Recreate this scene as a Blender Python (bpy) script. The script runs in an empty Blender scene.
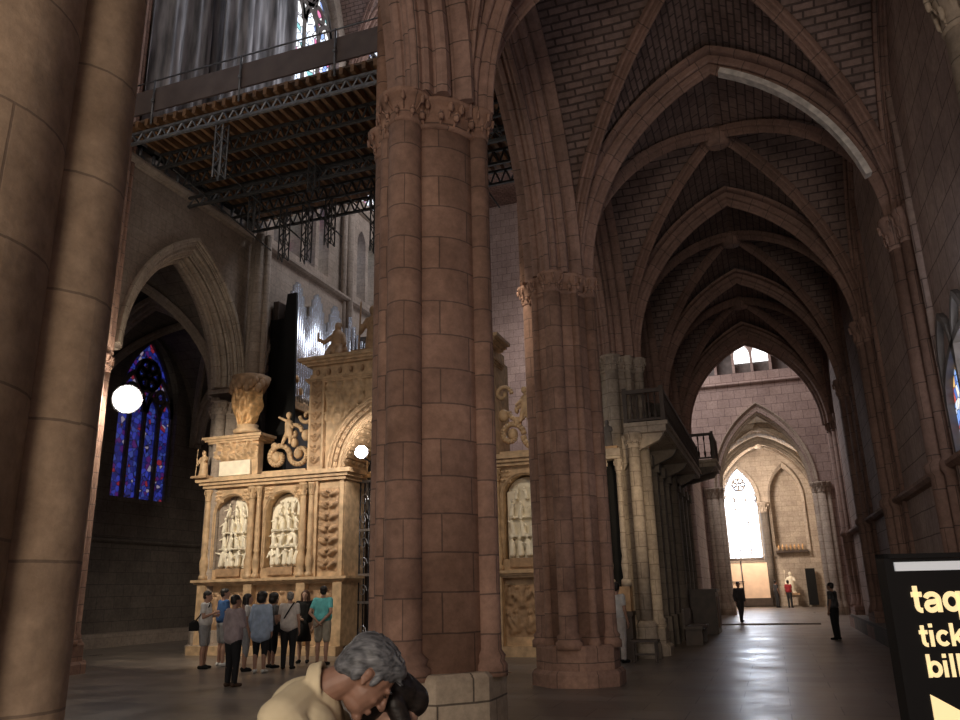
import bpy, bmesh, math, random
from mathutils import Vector, Matrix, noise as mnoise

S = bpy.context.scene
COL = S.collection
PI = math.pi
# ------------------------------------------------------------------ camera
F_PX, YAW, PITCH, ROLL = 786.0, 19.5, 16.3, 1.35
CAM_H = 1.6
cd = bpy.data.cameras.new('camera'); cam = bpy.data.objects.new('camera', cd); COL.objects.link(cam)
cd.sensor_fit = 'HORIZONTAL'; cd.sensor_width = 36.0; cd.lens = 36.0 * F_PX / 960.0
cd.clip_start = 0.05; cd.clip_end = 400
_y, _p, _r = map(math.radians, (YAW, PITCH, ROLL))
_F = Vector((-math.sin(_y)*math.cos(_p), math.cos(_y)*math.cos(_p), math.sin(_p)))
_R = Vector((math.cos(_y), math.sin(_y), 0)); _U = _R.cross(_F)
_R2 = _R*math.cos(_r) - _U*math.sin(_r); _U2 = _U*math.cos(_r) + _R*math.sin(_r)
cam.matrix_world = Matrix(((_R2.x, _U2.x, -_F.x, 0), (_R2.y, _U2.y, -_F.y, 0), (_R2.z, _U2.z, -_F.z, CAM_H), (0, 0, 0, 1)))
S.camera = cam
# ------------------------------------------------------------------ light and exposure
S.view_settings.view_transform = 'Standard'
S.view_settings.look = 'None'
S.view_settings.gamma = 1.0
S.view_settings.use_curve_mapping = False
S.view_settings.exposure = 0.0
W = bpy.data.worlds.new('sky'); S.world = W; W.use_nodes = True
bgn = W.node_tree.nodes['Background']
bgn.inputs[0].default_value = (1.0, 0.93, 0.86, 1); bgn.inputs[1].default_value = 0.20

def area(name, loc, target, size, power, color, size_y=None, spread=PI):
    l = bpy.data.lights.new(name, 'AREA'); l.energy = power; l.color = color
    l.shape = 'RECTANGLE'; l.size = size; l.size_y = size_y or size; l.spread = spread
    o = bpy.data.objects.new(name, l); COL.objects.link(o); o.location = loc
    o.rotation_euler = (Vector(target)-Vector(loc)).to_track_quat('-Z', 'Y').to_euler()
    return o
def spot(name, loc, target, power, color, angle, blend=.5, r=.12):
    l = bpy.data.lights.new(name, 'SPOT'); l.energy = power; l.color = color
    l.spot_size = math.radians(angle); l.spot_blend = blend; l.shadow_soft_size = r
    o = bpy.data.objects.new(name, l); COL.objects.link(o); o.location = loc
    o.rotation_euler = (Vector(target)-Vector(loc)).to_track_quat('-Z', 'Y').to_euler()
    return o
WARM = (1.0, .80, .58); DAY = (.90, .93, 1.0); NEU = (1.0, .91, .82)
# added fill lights behind the camera, standing in for unseen west openings
area('west_high_fill', (-9.5, -14, 17), (-10, 14, 6), 8, 620, NEU)
area('west_aisle_fill', (0.3, -11.5, 6.5), (-1.2, 14, 5.5), 3.0, 190, (1.0, .86, .80), 5)
area('foreground_warm_fill', (0.8, -8.0, 3.2), (-3.4, 4, 3.0), 3.0, 500, (1.0, .84, .68), 4)
# clerestory daylight into the nave and the transept
area('nave_clerestory_daylight', (-5.2, 25, 24), (-14.5, 27, 13), 9, 1300, DAY, 6)
area('transept_daylight', (-6, 38.5, 21), (0, 43, 8), 7, 1700, (1.0, .92, .92), 8)
area('chapel_fill', (-2.6, 53.8, 8.6), (1.2, 60, 4.5), 2, 800, (1.0, .84, .70), 2)  # added area light inside the bay, brightens the chapel wall
area('ambulatory_arch_fill', (3.4, 49.5, 4.6), (-1.5, 48.0, 6.0), 1.6, 330, (1.0, .90, .78), 3)  # added light for the arch soffit, no window stands here
# floodlight on the north pier, throwing on to the screen
spot('screen_floodlight', (-13.95, 14.85, 6.45), (-14.0, 19.8, 3.0), 1100, (1.0, .88, .70), 100, .6)
spot('arch_floodlight', (-10.2, 18.9, 5.5), (-10.6, 22.5, 4.6), 110, (1.0, .93, .85), 150, .5, .1)
spot('nave_screen_spot', (-4.5, 12.6, 8.5), (-8.0, 19.8, 2.5), 500, (1.0, .86, .68), 80, .8)  # unseen spot without a fixture, lights the right of the screen
area('crossing_fill', (-10, 43, 12.5), (-10.5, 20, 12.5), 6, 900, DAY, 5)  # added fill from beyond, brightens joist undersides, organ and statues
area('south_window_daylight', (2.6, 10.9, 4.5), (-1.2, 13.2, 6.5), 1.3, 45, DAY, 1.6)
spot('aisle_altar_light', (-2.2, 17.0, 4.2), (-3.4, 20.0, 3.2), 130, (1.0, .78, .52), 90, .7)

# ------------------------------------------------------------------ materials
def new_mat(name):
    m = bpy.data.materials.new(name); m.use_nodes = True
    nt = m.node_tree; b = nt.nodes['Principled BSDF']
    return m, nt, b
def N(nt, t, **kw):
    n = nt.nodes.new(t)
    for k, v in kw.items(): setattr(n, k, v)
    return n
def ramp(nt, stops):
    r = N(nt, 'ShaderNodeValToRGB'); e = r.color_ramp.elements
    while len(e) < len(stops): e.new(.5)
    for q, (p, c) in zip(e, stops): q.position = p; q.color = (*c, 1) if len(c) == 3 else c
    return r
def mixc(nt, mode, f, a, b):
    m = N(nt, 'ShaderNodeMix', data_type='RGBA', blend_type=mode)
    for i, v in ((0, f), (6, a), (7, b)):
        if hasattr(v, 'is_output'): nt.links.new(v, m.inputs[i])
        elif i == 0: m.inputs[0].default_value = v
        else: m.inputs[i].default_value = (*v, 1)
    return m.outputs[2]
def stone(name, c1, c2, mortar, bw=.7, bh=.36, msize=.012, stain=.5, rough=.85, bump=.25, dark=(.35, .3, .27)):
    m, nt, b = new_mat(name); L = nt.links.new
    uv = N(nt, 'ShaderNodeTexCoord')
    wob = N(nt, 'ShaderNodeTexNoise'); wob.inputs['Scale'].default_value = 1.7; wob.inputs['Detail'].default_value = 3
    L(uv.outputs['UV'], wob.inputs['Vector'])
    add = N(nt, 'ShaderNodeVectorMath', operation='MULTIPLY_ADD'); L(wob.outputs['Color'], add.inputs[0])
    add.inputs[1].default_value = (.03, .03, 0); L(uv.outputs['UV'], add.inputs[2])
    br = N(nt, 'ShaderNodeTexBrick'); L(add.outputs[0], br.inputs['Vector'])
    br.inputs['Scale'].default_value = 1; br.inputs['Brick Width'].default_value = bw; br.inputs['Row Height'].default_value = bh
    br.inputs['Mortar Size'].default_value = msize; br.inputs['Mortar Smooth'].default_value = .4; br.inputs['Bias'].default_value = 0
    br.inputs['Color1'].default_value = (*c1, 1); br.inputs['Color2'].default_value = (*c2, 1); br.inputs['Mortar'].default_value = (*mortar, 1)
    n1 = N(nt, 'ShaderNodeTexNoise'); n1.inputs['Scale'].default_value = .8; n1.inputs['Detail'].default_value = 8; n1.inputs['Roughness'].default_value = .65
    L(uv.outputs['Object'], n1.inputs['Vector'])
    r1 = ramp(nt, [(.32, dark), (.6, (1, 1, 1))]); L(n1.outputs['Fac'], r1.inputs[0])
    n2 = N(nt, 'ShaderNodeTexNoise'); n2.inputs['Scale'].default_value = 9; n2.inputs['Detail'].default_value = 6; n2.inputs['Roughness'].default_value = .7
    L(uv.outputs['Object'], n2.inputs['Vector'])
    r2 = ramp(nt, [(.3, (.62, .6, .58)), (.7, (1.15, 1.12, 1.1))]); L(n2.outputs['Fac'], r2.inputs[0])
    o = mixc(nt, 'MULTIPLY', stain, br.outputs['Color'], r1.outputs[0])
    o = mixc(nt, 'MULTIPLY', .8, o, r2.outputs[0])
    L(o, b.inputs['Base Color']); b.inputs['Roughness'].default_value = rough
    if bump:
        mth = N(nt, 'ShaderNodeMath', operation='MULTIPLY_ADD'); L(br.outputs['Fac'], mth.inputs[0]); mth.inputs[1].default_value = -1.0
        L(n2.outputs['Fac'], mth.inputs[2])
        bp = N(nt, 'ShaderNodeBump'); bp.inputs['Strength'].default_value = bump; bp.inputs['Distance'].default_value = .02
        L(mth.outputs[0], bp.inputs['Height']); L(bp.outputs[0], b.inputs['Normal'])
    return m
def plain(name, c, rough=.7, metal=0, var=.35, scale=6, bump=0, emis=0, spec=.5):
    m, nt, b = new_mat(name); L = nt.links.new
    tc = N(nt, 'ShaderNodeTexCoord'); n = N(nt, 'ShaderNodeTexNoise'); n.inputs['Scale'].default_value = scale; n.inputs['Detail'].default_value = 6
    L(tc.outputs['Object'], n.inputs['Vector'])
    lo = 1-var
    r = ramp(nt, [(.3, (c[0]*lo, c[1]*lo, c[2]*lo)), (.7, (min(1, c[0]*(1+var*.3)), min(1, c[1]*(1+var*.3)), min(1, c[2]*(1+var*.3))))])
    L(n.outputs['Fac'], r.inputs[0]); L(r.outputs[0], b.inputs['Base Color'])
    b.inputs['Roughness'].default_value = rough; b.inputs['Metallic'].default_value = metal
    b.inputs['Specular IOR Level'].default_value = spec
    if emis:
        b.inputs['Emission Color'].default_value = (*c, 1); b.inputs['Emission Strength'].default_value = emis
    if bump:
        bp = N(nt, 'ShaderNodeBump'); bp.inputs['Strength'].default_value = bump; bp.inputs['Distance'].default_value = .02
        L(n.outputs['Fac'], bp.inputs['Height']); L(bp.outputs[0], b.inputs['Normal'])
    return m
def emit(name, c, s):
    m, nt, b = new_mat(name)
    b.inputs['Base Color'].default_value = (*c, 1); b.inputs['Emission Color'].default_value = (*c, 1); b.inputs['Emission Strength'].default_value = s
    b.inputs['Roughness'].default_value = .3
    return m
def glass_lit(name, stops, strength, scale=7, base=(.1, .1, .15)):
    """stained glass lit from outside: coloured quarries between black leads"""
    m, nt, b = new_mat(name); L = nt.links.new
    tc = N(nt, 'ShaderNodeTexCoord')
    v = N(nt, 'ShaderNodeTexVoronoi'); v.inputs['Scale'].default_value = scale; L(tc.outputs['UV'], v.inputs['Vector'])
    sep = N(nt, 'ShaderNodeSeparateColor'); L(v.outputs['Color'], sep.inputs[0])
    r = ramp(nt, stops); r.color_ramp.interpolation = 'CONSTANT'; L(sep.outputs[0], r.inputs[0])
    v2 = N(nt, 'ShaderNodeTexVoronoi', feature='DISTANCE_TO_EDGE'); v2.inputs['Scale'].default_value = scale; L(tc.outputs['UV'], v2.inputs['Vector'])
    r2 = ramp(nt, [(.02, (.02, .02, .02)), (.07, (1, 1, 1))]); L(v2.outputs['Distance'], r2.inputs[0])
    o = mixc(nt, 'MULTIPLY', 1.0, r.outputs[0], r2.outputs[0])
    b.inputs['Base Color'].default_value = (*base, 1); L(o, b.inputs['Emission Color'])
    b.inputs['Emission Strength'].default_value = strength; b.inputs['Roughness'].default_value = .2
    return m

M = {}
M['red'] = stone('red_sandstone', (.42, .26, .195), (.31, .19, .145), (.15, .10, .08), .62, .38, .012, .6)
M['redround'] = stone('red_sandstone_drums', (.45, .275, .20), (.33, .20, .15), (.18, .115, .09), .75, .40, .010, .75)
M['tan'] = stone('tan_limestone_drums', (.52, .385, .265), (.44, .33, .235), (.27, .2, .145), 3.1, .62, .008, .95, dark=(.42, .37, .33))
M['pale'] = stone('pale_limestone', (.55, .47, .38), (.46, .39, .32), (.24, .2, .16), .7, .36, .01, .45)
M['plinth'] = stone('plinth_limestone', (.60, .50, .38), (.50, .41, .31), (.16, .13, .1), .8, .55, .012, .55)
M['vault'] = stone('vault_rubble', (.36, .26, .225), (.28, .2, .175), (.12, .085, .08), .42, .2, .02, .55, bump=.5)
M['vaultrough'] = stone('vault_open_brickwork', (.40, .285, .25), (.26, .185, .165), (.13, .092, .082), .36, .14, .022, .6, bump=.9)
M['rib'] = stone('rib_stone', (.40, .255, .205), (.31, .2, .16), (.13, .09, .075), .5, .6, .010, .5)
M['nwall'] = stone('nave_wall_stone', (.42, .35, .29), (.36, .30, .25), (.27, .22, .18), .6, .33, .008, .45)
M['dark'] = stone('dark_aisle_stone', (.20, .17, .145), (.16, .14, .12), (.08, .07, .06), .8, .42, .01, .5)  # darker stone tone for the north aisle and choir flank
M['lilac'] = stone('dressed_wall_stone', (.50, .385, .34), (.42, .32, .29), (.17, .12, .11), .62, .48, .013, .4)
M['alab'] = plain('golden_carved_stone', (.60, .41, .24), .6, 0, .38, 5, .25)
M['alab2'] = plain('pale_carved_alabaster', (.93, .85, .68), .5, 0, .2, 4, .1)
M['alabd'] = plain('brown_carved_stone', (.44, .28, .16), .65, 0, .4, 6, .3)
M['gilt'] = plain('gilded_carving', (.70, .42, .19), .45, .25, .45, 9, .3)
M['iron'] = plain('wrought_iron', (.09, .09, .10), .35, .8, .4, 12)
M['silver'] = plain('polished_ironwork', (.55, .56, .60), .3, .9, .3, 12)
M['steel'] = plain('galvanised_steel', (.26, .27, .29), .45, .6, .4, 10)
M['steeld'] = plain('dark_scaffold_steel', (.085, .085, .085), .55, .5, .4, 10)
M['joist'] = plain('orange_timber_joist', (.30, .16, .075), .6, 0, .5, 3)
M['ply'] = plain('brown_plywood', (.20, .13, .09), .7, 0, .4, 2)
M['board'] = plain('grey_brown_board', (.17, .13, .12), .6, 0, .3, 2)
M['organ'] = plain('tin_organ_pipe', (.80, .84, .92), .22, .85, .15, 5)
M['wood'] = plain('dark_walnut', (.075, .052, .04), .5, 0, .4, 4)
M['blackw'] = plain('black_cloth', (.006, .006, .006), .95, 0, .2, 4)
M['lead'] = plain('dark_tracery_stone', (.16, .14, .13), .8, 0, .3, 5)
M['traclit'] = plain('pale_tracery_stone', (.5, .46, .42), .8, 0, .3, 5)
# curtain: grey dust sheet with streaks
m, nt, b = new_mat('grey_dust_sheet'); L = nt.links.new
tc = N(nt, 'ShaderNodeTexCoord'); mp = N(nt, 'ShaderNodeMapping'); mp.inputs['Scale'].default_value = (3, 3, .35); L(tc.outputs['Object'], mp.inputs[0])
n = N(nt, 'ShaderNodeTexNoise'); n.inputs['Scale'].default_value = 1.6; n.inputs['Detail'].default_value = 8; L(mp.outputs[0], n.inputs['Vector'])
r = ramp(nt, [(.35, (.13, .13, .14)), (.62, (.42, .41, .43)), (.75, (.62, .6, .62))]); L(n.outputs['Fac'], r.inputs[0]); L(r.outputs[0], b.inputs['Base Color'])
b.inputs['Roughness'].default_value = .8; M['sheet'] = m
# floor
m, nt, b = new_mat('worn_stone_floor'); L = nt.links.new
tc = N(nt, 'ShaderNodeTexCoord')
br = N(nt, 'ShaderNodeTexBrick'); L(tc.outputs['UV'], br.inputs['Vector']); br.inputs['Scale'].default_value = 1
br.inputs['Brick Width'].default_value = 1.25; br.inputs['Row Height'].default_value = .72; br.inputs['Mortar Size'].default_value = .008
br.inputs['Color1'].default_value = (.23, .19, .16, 1); br.inputs['Color2'].default_value = (.16, .135, .12, 1); br.inputs['Mortar'].default_value = (.06, .05, .045, 1)
n = N(nt, 'ShaderNodeTexNoise'); n.inputs['Scale'].default_value = .9; n.inputs['Detail'].default_value = 7; n.inputs['Roughness'].default_value = .6; L(tc.outputs['UV'], n.inputs['Vector'])
r = ramp(nt, [(.3, (.55, .55, .55)), (.7, (1.2, 1.18, 1.15))]); L(n.outputs['Fac'], r.inputs[0])
L(mixc(nt, 'MULTIPLY', .9, br.outputs['Color'], r.outputs[0]), b.inputs['Base Color'])
r = ramp(nt, [(.3, (.27, .27, .27)), (.7, (.46, .46, .46))]); L(n.outputs['Fac'], r.inputs[0]); L(r.outputs[0], b.inputs['Roughness'])
bp = N(nt, 'ShaderNodeBump'); bp.inputs['Strength'].default_value = .12; bp.inputs['Distance'].default_value = .02
L(n.outputs['Fac'], bp.inputs['Height']); L(bp.outputs[0], b.inputs['Normal']); M['floor'] = m
BLUES = [(0, (.02, .03, .28)), (.3, (.05, .07, .6)), (.5, (.12, .02, .22)), (.62, (.4, .03, .06)), (.72, (.06, .1, .5)), (.86, (.5, .42, .6)), (.93, (.03, .04, .3))]
BRIGHT = [(0, (.75, .85, 1)), (.3, (1, 1, 1)), (.5, (.25, .4, .9)), (.6, (1, 1, .95)), (.78, (.6, .15, .3)), (.84, (.9, .95, 1)), (.95, (.2, .5, .5))]
MIXED = [(0, (.25, .45, .95)), (.25, (.8, .85, 1)), (.45, (.7, .12, .1)), (.55, (.95, .9, .8)), (.7, (.1, .2, .6)), (.85, (.9, .55, .2))]
M['glassblue'] = glass_lit('deep_blue_stained_glass', BLUES, .42, 5)
M['glassrose'] = glass_lit('light_blue_stained_glass', BRIGHT, .7, 5)
M['glassfar'] = glass_lit('blown_out_stained_glass', [(0, (.6, .75, 1)), (.25, (1, 1, 1)), (.6, (.8, .88, 1)), (.9, (.5, .65, 1))], 12, 3)
M['glasstop'] = glass_lit('bright_clerestory_glass', BRIGHT, 1.6, 2.6)
M['glassside'] = glass_lit('multicoloured_stained_glass', MIXED, 1.1, 7)
M['glasswhite'] = emit('plain_daylit_glass', (.95, .97, 1), 2.5)
M['glasstri'] = glass_lit('triforium_glass', BRIGHT, .9, 2.6)

# ------------------------------------------------------------------ mesh helpers
def tag(o, label=None, cat=None, group=None, kind=None):
    if label: o['label'] = label
    if cat: o['category'] = cat
    if group: o['group'] = group
    if kind: o['kind'] = kind
    return o
def empty(name, loc=(0, 0, 0), rz=0, label=None, cat=None, group=None):
    o = bpy.data.objects.new(name, None); COL.objects.link(o); o.location = loc; o.rotation_euler = (0, 0, rz)
    o.empty_display_size = .1
    return tag(o, label, cat, group)
class MB:
    def __init__(s): s.v = []; s.f = []; s.uv = []; s.sm = []
    def face(s, idx, uvs=None, smooth=False): s.f.append(idx); s.uv.append(uvs); s.sm.append(smooth)
    def quad(s, a, b, c, d, uvs=None, smooth=False):
        n = len(s.v); s.v += [tuple(a), tuple(b), tuple(c), tuple(d)]; s.face((n, n+1, n+2, n+3), uvs, smooth)
    def hexa(s, P):
        n = len(s.v); s.v += [tuple(p) for p in P]
        for q in ((0, 3, 2, 1), (4, 5, 6, 7), (0, 1, 5, 4), (1, 2, 6, 5), (2, 3, 7, 6), (3, 0, 4, 7)): s.face(tuple(n+i for i in q))
        return s
    def box(s, x0, x1, y0, y1, z0, z1, rz=0, c=None):
        P = [(x0, y0, z0), (x1, y0, z0), (x1, y1, z0), (x0, y1, z0), (x0, y0, z1), (x1, y0, z1), (x1, y1, z1), (x0, y1, z1)]
        if rz:
            cx, cy = c or ((x0+x1)/2, (y0+y1)/2); ca, sa = math.cos(rz), math.sin(rz)
            P = [(cx+(x-cx)*ca-(y-cy)*sa, cy+(x-cx)*sa+(y-cy)*ca, z) for x, y, z in P]
        return s.hexa(P)
    def lathe(s, x, y, prof, n=20, cap=True, a0=0, sq=1.0):
        b = len(s.v); m = len(prof); arc = 0; arcs = [0]
        for i in range(1, m):
            arc += math.hypot(prof[i][0]-prof[i-1][0], prof[i][1]-prof[i-1][1]); arcs.append(arc)
        R = max(p[0] for p in prof)
        z0 = prof[0][1]
        for r, z in prof:
            for k in range(n):
                a = a0+2*PI*k/n; s.v.append((x+r*math.cos(a), y+r*math.sin(a)*sq, z))
        for i in range(m-1):
            for k in range(n):
                k2 = (k+1) % n
                u0, u1 = 2*PI*R*k/n, 2*PI*R*(k+1)/n; w0, w1 = z0+arcs[i], z0+arcs[i+1]
                s.face((b+i*n+k, b+i*n+k2, b+(i+1)*n+k2, b+(i+1)*n+k), ((u0, w0), (u1, w0), (u1, w1), (u0, w1)), n > 8)
        if cap:
            s.face(tuple(b+k for k in reversed(range(n)))); s.face(tuple(b+(m-1)*n+k for k in range(n)))
        return s
    def cyl(s, x, y, z0, z1, r0, r1=None, n=20): return s.lathe(x, y, [(r0, z0), (r0 if r1 is None else r1, z1)], n)
    def tube(s, a, b, r, n=8, r1=None):
        a = Vector(a); b = Vector(b); d = (b-a).normalized(); r1 = r if r1 is None else r1
        u = d.orthogonal().normalized(); w = d.cross(u); k0 = len(s.v)
        for p, rr in ((a, r), (b, r1)):
            for k in range(n):
                t = 2*PI*k/n; s.v.append(tuple(p+u*(rr*math.cos(t))+w*(rr*math.sin(t))))
        for k in range(n):
            k2 = (k+1) % n; s.face((k0+k, k0+k2, k0+n+k2, k0+n+k), None, n > 5)
        s.face(tuple(k0+k for k in reversed(range(n)))); s.face(tuple(k0+n+k for k in range(n)))
        return s
    def path(s, pts, r, n=6):
        for a, b in zip(pts, pts[1:]): s.tube(a, b, r, n)
        return s
    def ell(s, c, r, n=12, m=8, rot=None):
        b = len(s.v); c = Vector(c)
        rings = []
        for i in range(m+1):
            t = -PI/2+PI*i/m
            if i in (0, m): 
                p = Vector((0, 0, r[2]*math.sin(t))); p = rot @ p if rot else p
                s.v.append(tuple(c+p)); rings.append([len(s.v)-1])
            else:
                q = []
                for k in range(n):
                    a = 2*PI*k/n; p = Vector((r[0]*math.cos(t)*math.cos(a), r[1]*math.cos(t)*math.sin(a), r[2]*math.sin(t)))
                    p = rot @ p if rot else p
                    s.v.append(tuple(c+p)); q.append(len(s.v)-1)
                rings.append(q)
        for i in range(m):
            A, B = rings[i], rings[i+1]
            for k in range(n):
                k2 = (k+1) % n
                if len(A) == 1: s.face((A[0], B[k2], B[k]), None, True)
                elif len(B) == 1: s.face((A[k], A[k2], B[0]), None, True)
                else: s.face((A[k], A[k2], B[k2], B[k]), None, True)
        return s
    def caps(s, a, b, r0, r1=None, n=12, m=5):
        """capsule between two joints"""
        a = Vector(a); b = Vector(b); r1 = r0 if r1 is None else r1
        d = b-a; L = d.length or 1e-6; d = d/L; u = d.orthogonal().normalized(); w = d.cross(u)
        prof = []
        for i in range(m+1):
            t = PI/2*i/m; prof.append((-r0*math.cos(t), r0*math.sin(t)))
        for i in range(m+1):
            t = PI/2*i/m; prof.append((L+r1*math.sin(t), r1*math.cos(t)))
        rings = []
        for z, rr in prof:
            if rr < 1e-5: s.v.append(tuple(a+d*z)); rings.append([len(s.v)-1])
            else:
                q = []
                for k in range(n):
                    t = 2*PI*k/n; s.v.append(tuple(a+d*z+u*(rr*math.cos(t))+w*(rr*math.sin(t)))); q.append(len(s.v)-1)
                rings.append(q)
        for i in range(len(rings)-1):
            A, B = rings[i], rings[i+1]
            for k in range(n):
                k2 = (k+1) % n
                if len(A) == 1: s.face((A[0], B[k2], B[k]), None, True)
                elif len(B) == 1: s.face((A[k], A[k2], B[0]), None, True)
                else: s.face((A[k], A[k2], B[k2], B[k]), None, True)
        return s
    def sweep(s, pts, prof, side, smooth=False):
        """profile (s,n) swept along pts; side = constant side axis; n points to the concave side"""
        side = Vector(side).normalized(); b = len(s.v); m = len(prof); u = 0; us = []
        cum = [0]
        for i in range(m): cum.append(cum[-1]+math.hypot(prof[(i+1) % m][0]-prof[i][0], prof[(i+1) % m][1]-prof[i][1]))
        pts = [Vector(p) for p in pts]
        for i, p in enumerate(pts):
            T = (pts[min(i+1, len(pts)-1)]-pts[max(i-1, 0)]).normalized(); Nn = side.cross(T).normalized()
            if i: u += (pts[i]-pts[i-1]).length
            us.append(u)
            for q in prof: s.v.append(tuple(p+side*q[0]+Nn*q[1]))
        for i in range(len(pts)-1):
            for k in range(m):
                k2 = (k+1) % m
                s.face((b+i*m+k, b+i*m+k2, b+(i+1)*m+k2, b+(i+1)*m+k), ((us[i], cum[k]), (us[i], cum[k+1]), (us[i+1], cum[k+1]), (us[i+1], cum[k])), smooth)
        s.face(tuple(b+k for k in reversed(range(m)))); s.face(tuple(b+(len(pts)-1)*m+k for k in range(m)))
        return s
    def build(s, name, mat, parent=None, label=None, cat=None, group=None, kind=None, origin=None):
        me = bpy.data.meshes.new(name)
        V = s.v
        if origin: V = [(x-origin[0], y-origin[1], z-origin[2]) for x, y, z in V]
        me.from_pydata(V, [], s.f); me.materials.append(mat)
        uvl = me.uv_layers.new(name='UVMap').data
        for p, u, sm in zip(me.polygons, s.uv, s.sm):
            p.use_smooth = sm
            if u is not None:
                for li, w in zip(p.loop_indices, u): uvl[li].uv = w
            else:
                nx, ny, nz = map(abs, p.normal)
                for li in p.loop_indices:
                    x, y, z = s.v[me.loops[li].vertex_index]
                    uvl[li].uv = (x, y) if nz > nx and nz > ny else ((y, z) if nx > ny else (x, z))
        o = bpy.data.objects.new(name, me); COL.objects.link(o)
        if origin: o.location = origin
        if parent: o.parent = parent
        return tag(o, label, cat, group, kind)
def fixn(o):
    bm = bmesh.new(); bm.from_mesh(o.data); bmesh.ops.recalc_face_normals(bm, faces=bm.faces); bm.to_mesh(o.data); bm.free(); return o
def remeshed(mb, name, mat, parent=None, voxel=.01, smooth=4, **kw):
    """fuse overlapping closed shells into one continuous skin"""
    o = mb.build(name, mat, None, **kw)
    r = o.modifiers.new('r', 'REMESH'); r.mode = 'VOXEL'; r.voxel_size = voxel; r.use_smooth_shade = True
    if smooth:
        q = o.modifiers.new('s', 'SMOOTH'); q.factor = .5; q.iterations = smooth
    dg = bpy.context.evaluated_depsgraph_get(); dg.update()
    me = bpy.data.meshes.new_from_object(o.evaluated_get(dg), depsgraph=dg)
    o.modifiers.clear(); old = o.data; o.data = me; me.name = name; bpy.data.meshes.remove(old)
    if not me.materials: me.materials.append(mat)
    if parent: o.parent = parent
    return o

# pointed arch: height above the springing at t = |offset| / half-span
def pk(half, H):
    c = max(((H/half)**2-1)/2, 0.0); R = 1+c
    return c, R, math.sqrt(max(R*R-c*c, 1e-9))
def FP(t, half, H):
    c, R, k = pk(half, H); t = min(abs(t), 1)
    return H*math.sqrt(max(R*R-(t+c)**2, 0))/k
def arch_pts(half, H, n=14, t1=1.0):
    """list of (offset, height) from -t1 to t1, spaced by angle"""
    c, R, k = pk(half, H); a0 = math.acos(min(1, (t1+c)/R)); a1 = math.acos(c/R); P = []
    for i in range(n+1):
        a = a0+(a1-a0)*i/n; P.append((-(R*math.cos(a)-c)*half, H*R*math.sin(a)/k))
    return P[:-1]+[(0, H)]+[(-x, z) for x, z in reversed(P[:-1])]
def outline(cx, half, zs, z1, apex, n=10):
    """closed pointed outline in (u,z), from sill z1"""
    return [(cx-half, z1)]+[(cx+x, zs+z) for x, z in arch_pts(half, apex-zs, n)]+[(cx+half, z1)]
ax = {'x': lambda a, u, z: (u, a, z), 'y': lambda a, u, z: (a, u, z)}   # 'x': wall runs along X at Y=a ; 'y': runs along Y at X=a
def pierced(mb, axis, p0, p1, u0, u1, zb, zt, ops, n=12):
    """wall slab between planes p0,p1 from u0..u1, zb..zt with pointed openings (centre, half, sill, springing, apex)"""
    g = ax[axis]; cur = u0
    def slab(ua, ub, zA0, zB0, zA1, zB1):
        if max(zA1-zA0, zB1-zB0) < 1e-4: return
        mb.hexa([g(p0, ua, zA0), g(p0, ub, zB0), g(p1, ub, zB0), g(p1, ua, zA0), g(p0, ua, zA1), g(p0, ub, zB1), g(p1, ub, zB1), g(p1, ua, zA1)])
    for c, h, sill, zs, ap in sorted(ops):
        slab(cur, c-h, zb, zb, zt, zt)
        if sill > zb: slab(c-h, c+h, zb, zb, sill, sill)
        P = arch_pts(h, ap-zs, n)
        for (a, za), (b_, zb_) in zip(P, P[1:]): slab(c+a, c+b_, zs+za, zs+zb_, zt, zt)
        cur = c+h
    slab(cur, u1, zb, zb, zt, zt)
    return mb
def arch_path(axis, a, c, half, zs, apex, n=14, leg=0, t1=1.0):
    g = ax[axis]; P = [g(a, c+x, zs+z) for x, z in arch_pts(half, apex-zs, n, t1)]
    if leg: P = [g(a, c-half, zs-leg)]+P+[g(a, c+half, zs-leg)]
    return P
def roll_prof(w, d):
    """moulded rib: rolls and hollows, w wide, d deep (n>0 = towards the opening)"""
    h = w/2
    P = [(-h, -.12*d), (-h, .30*d), (-.86*h, .42*d), (-.66*h, .42*d), (-.60*h, .34*d), (-.50*h, .34*d), (-.46*h, .66*d), (-.34*h, .78*d), (-.22*h, .74*d), (-.18*h, .90*d), (-.08*h, 1.0*d)]
    return P+[(-x, y) for x, y in reversed(P)]
SIDE = {'x': (0, 1, 0), 'y': (1, 0, 0)}
def rib(mb, axis, a, c, half, zs, apex, w, d, n=14, leg=0):
    # side x T has to point inwards
    P = arch_path(axis, a, c, half, zs, apex, n, leg)
    side = Vector(SIDE[axis]); T = Vector(P[1])-Vector(P[0]); Nn = side.cross(T)
    inw = Vector(ax[axis](0, 1, 0))
    if Nn.dot(inw) < 0: side = -side
    return mb.sweep(P, roll_prof(w, d), side)
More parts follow.
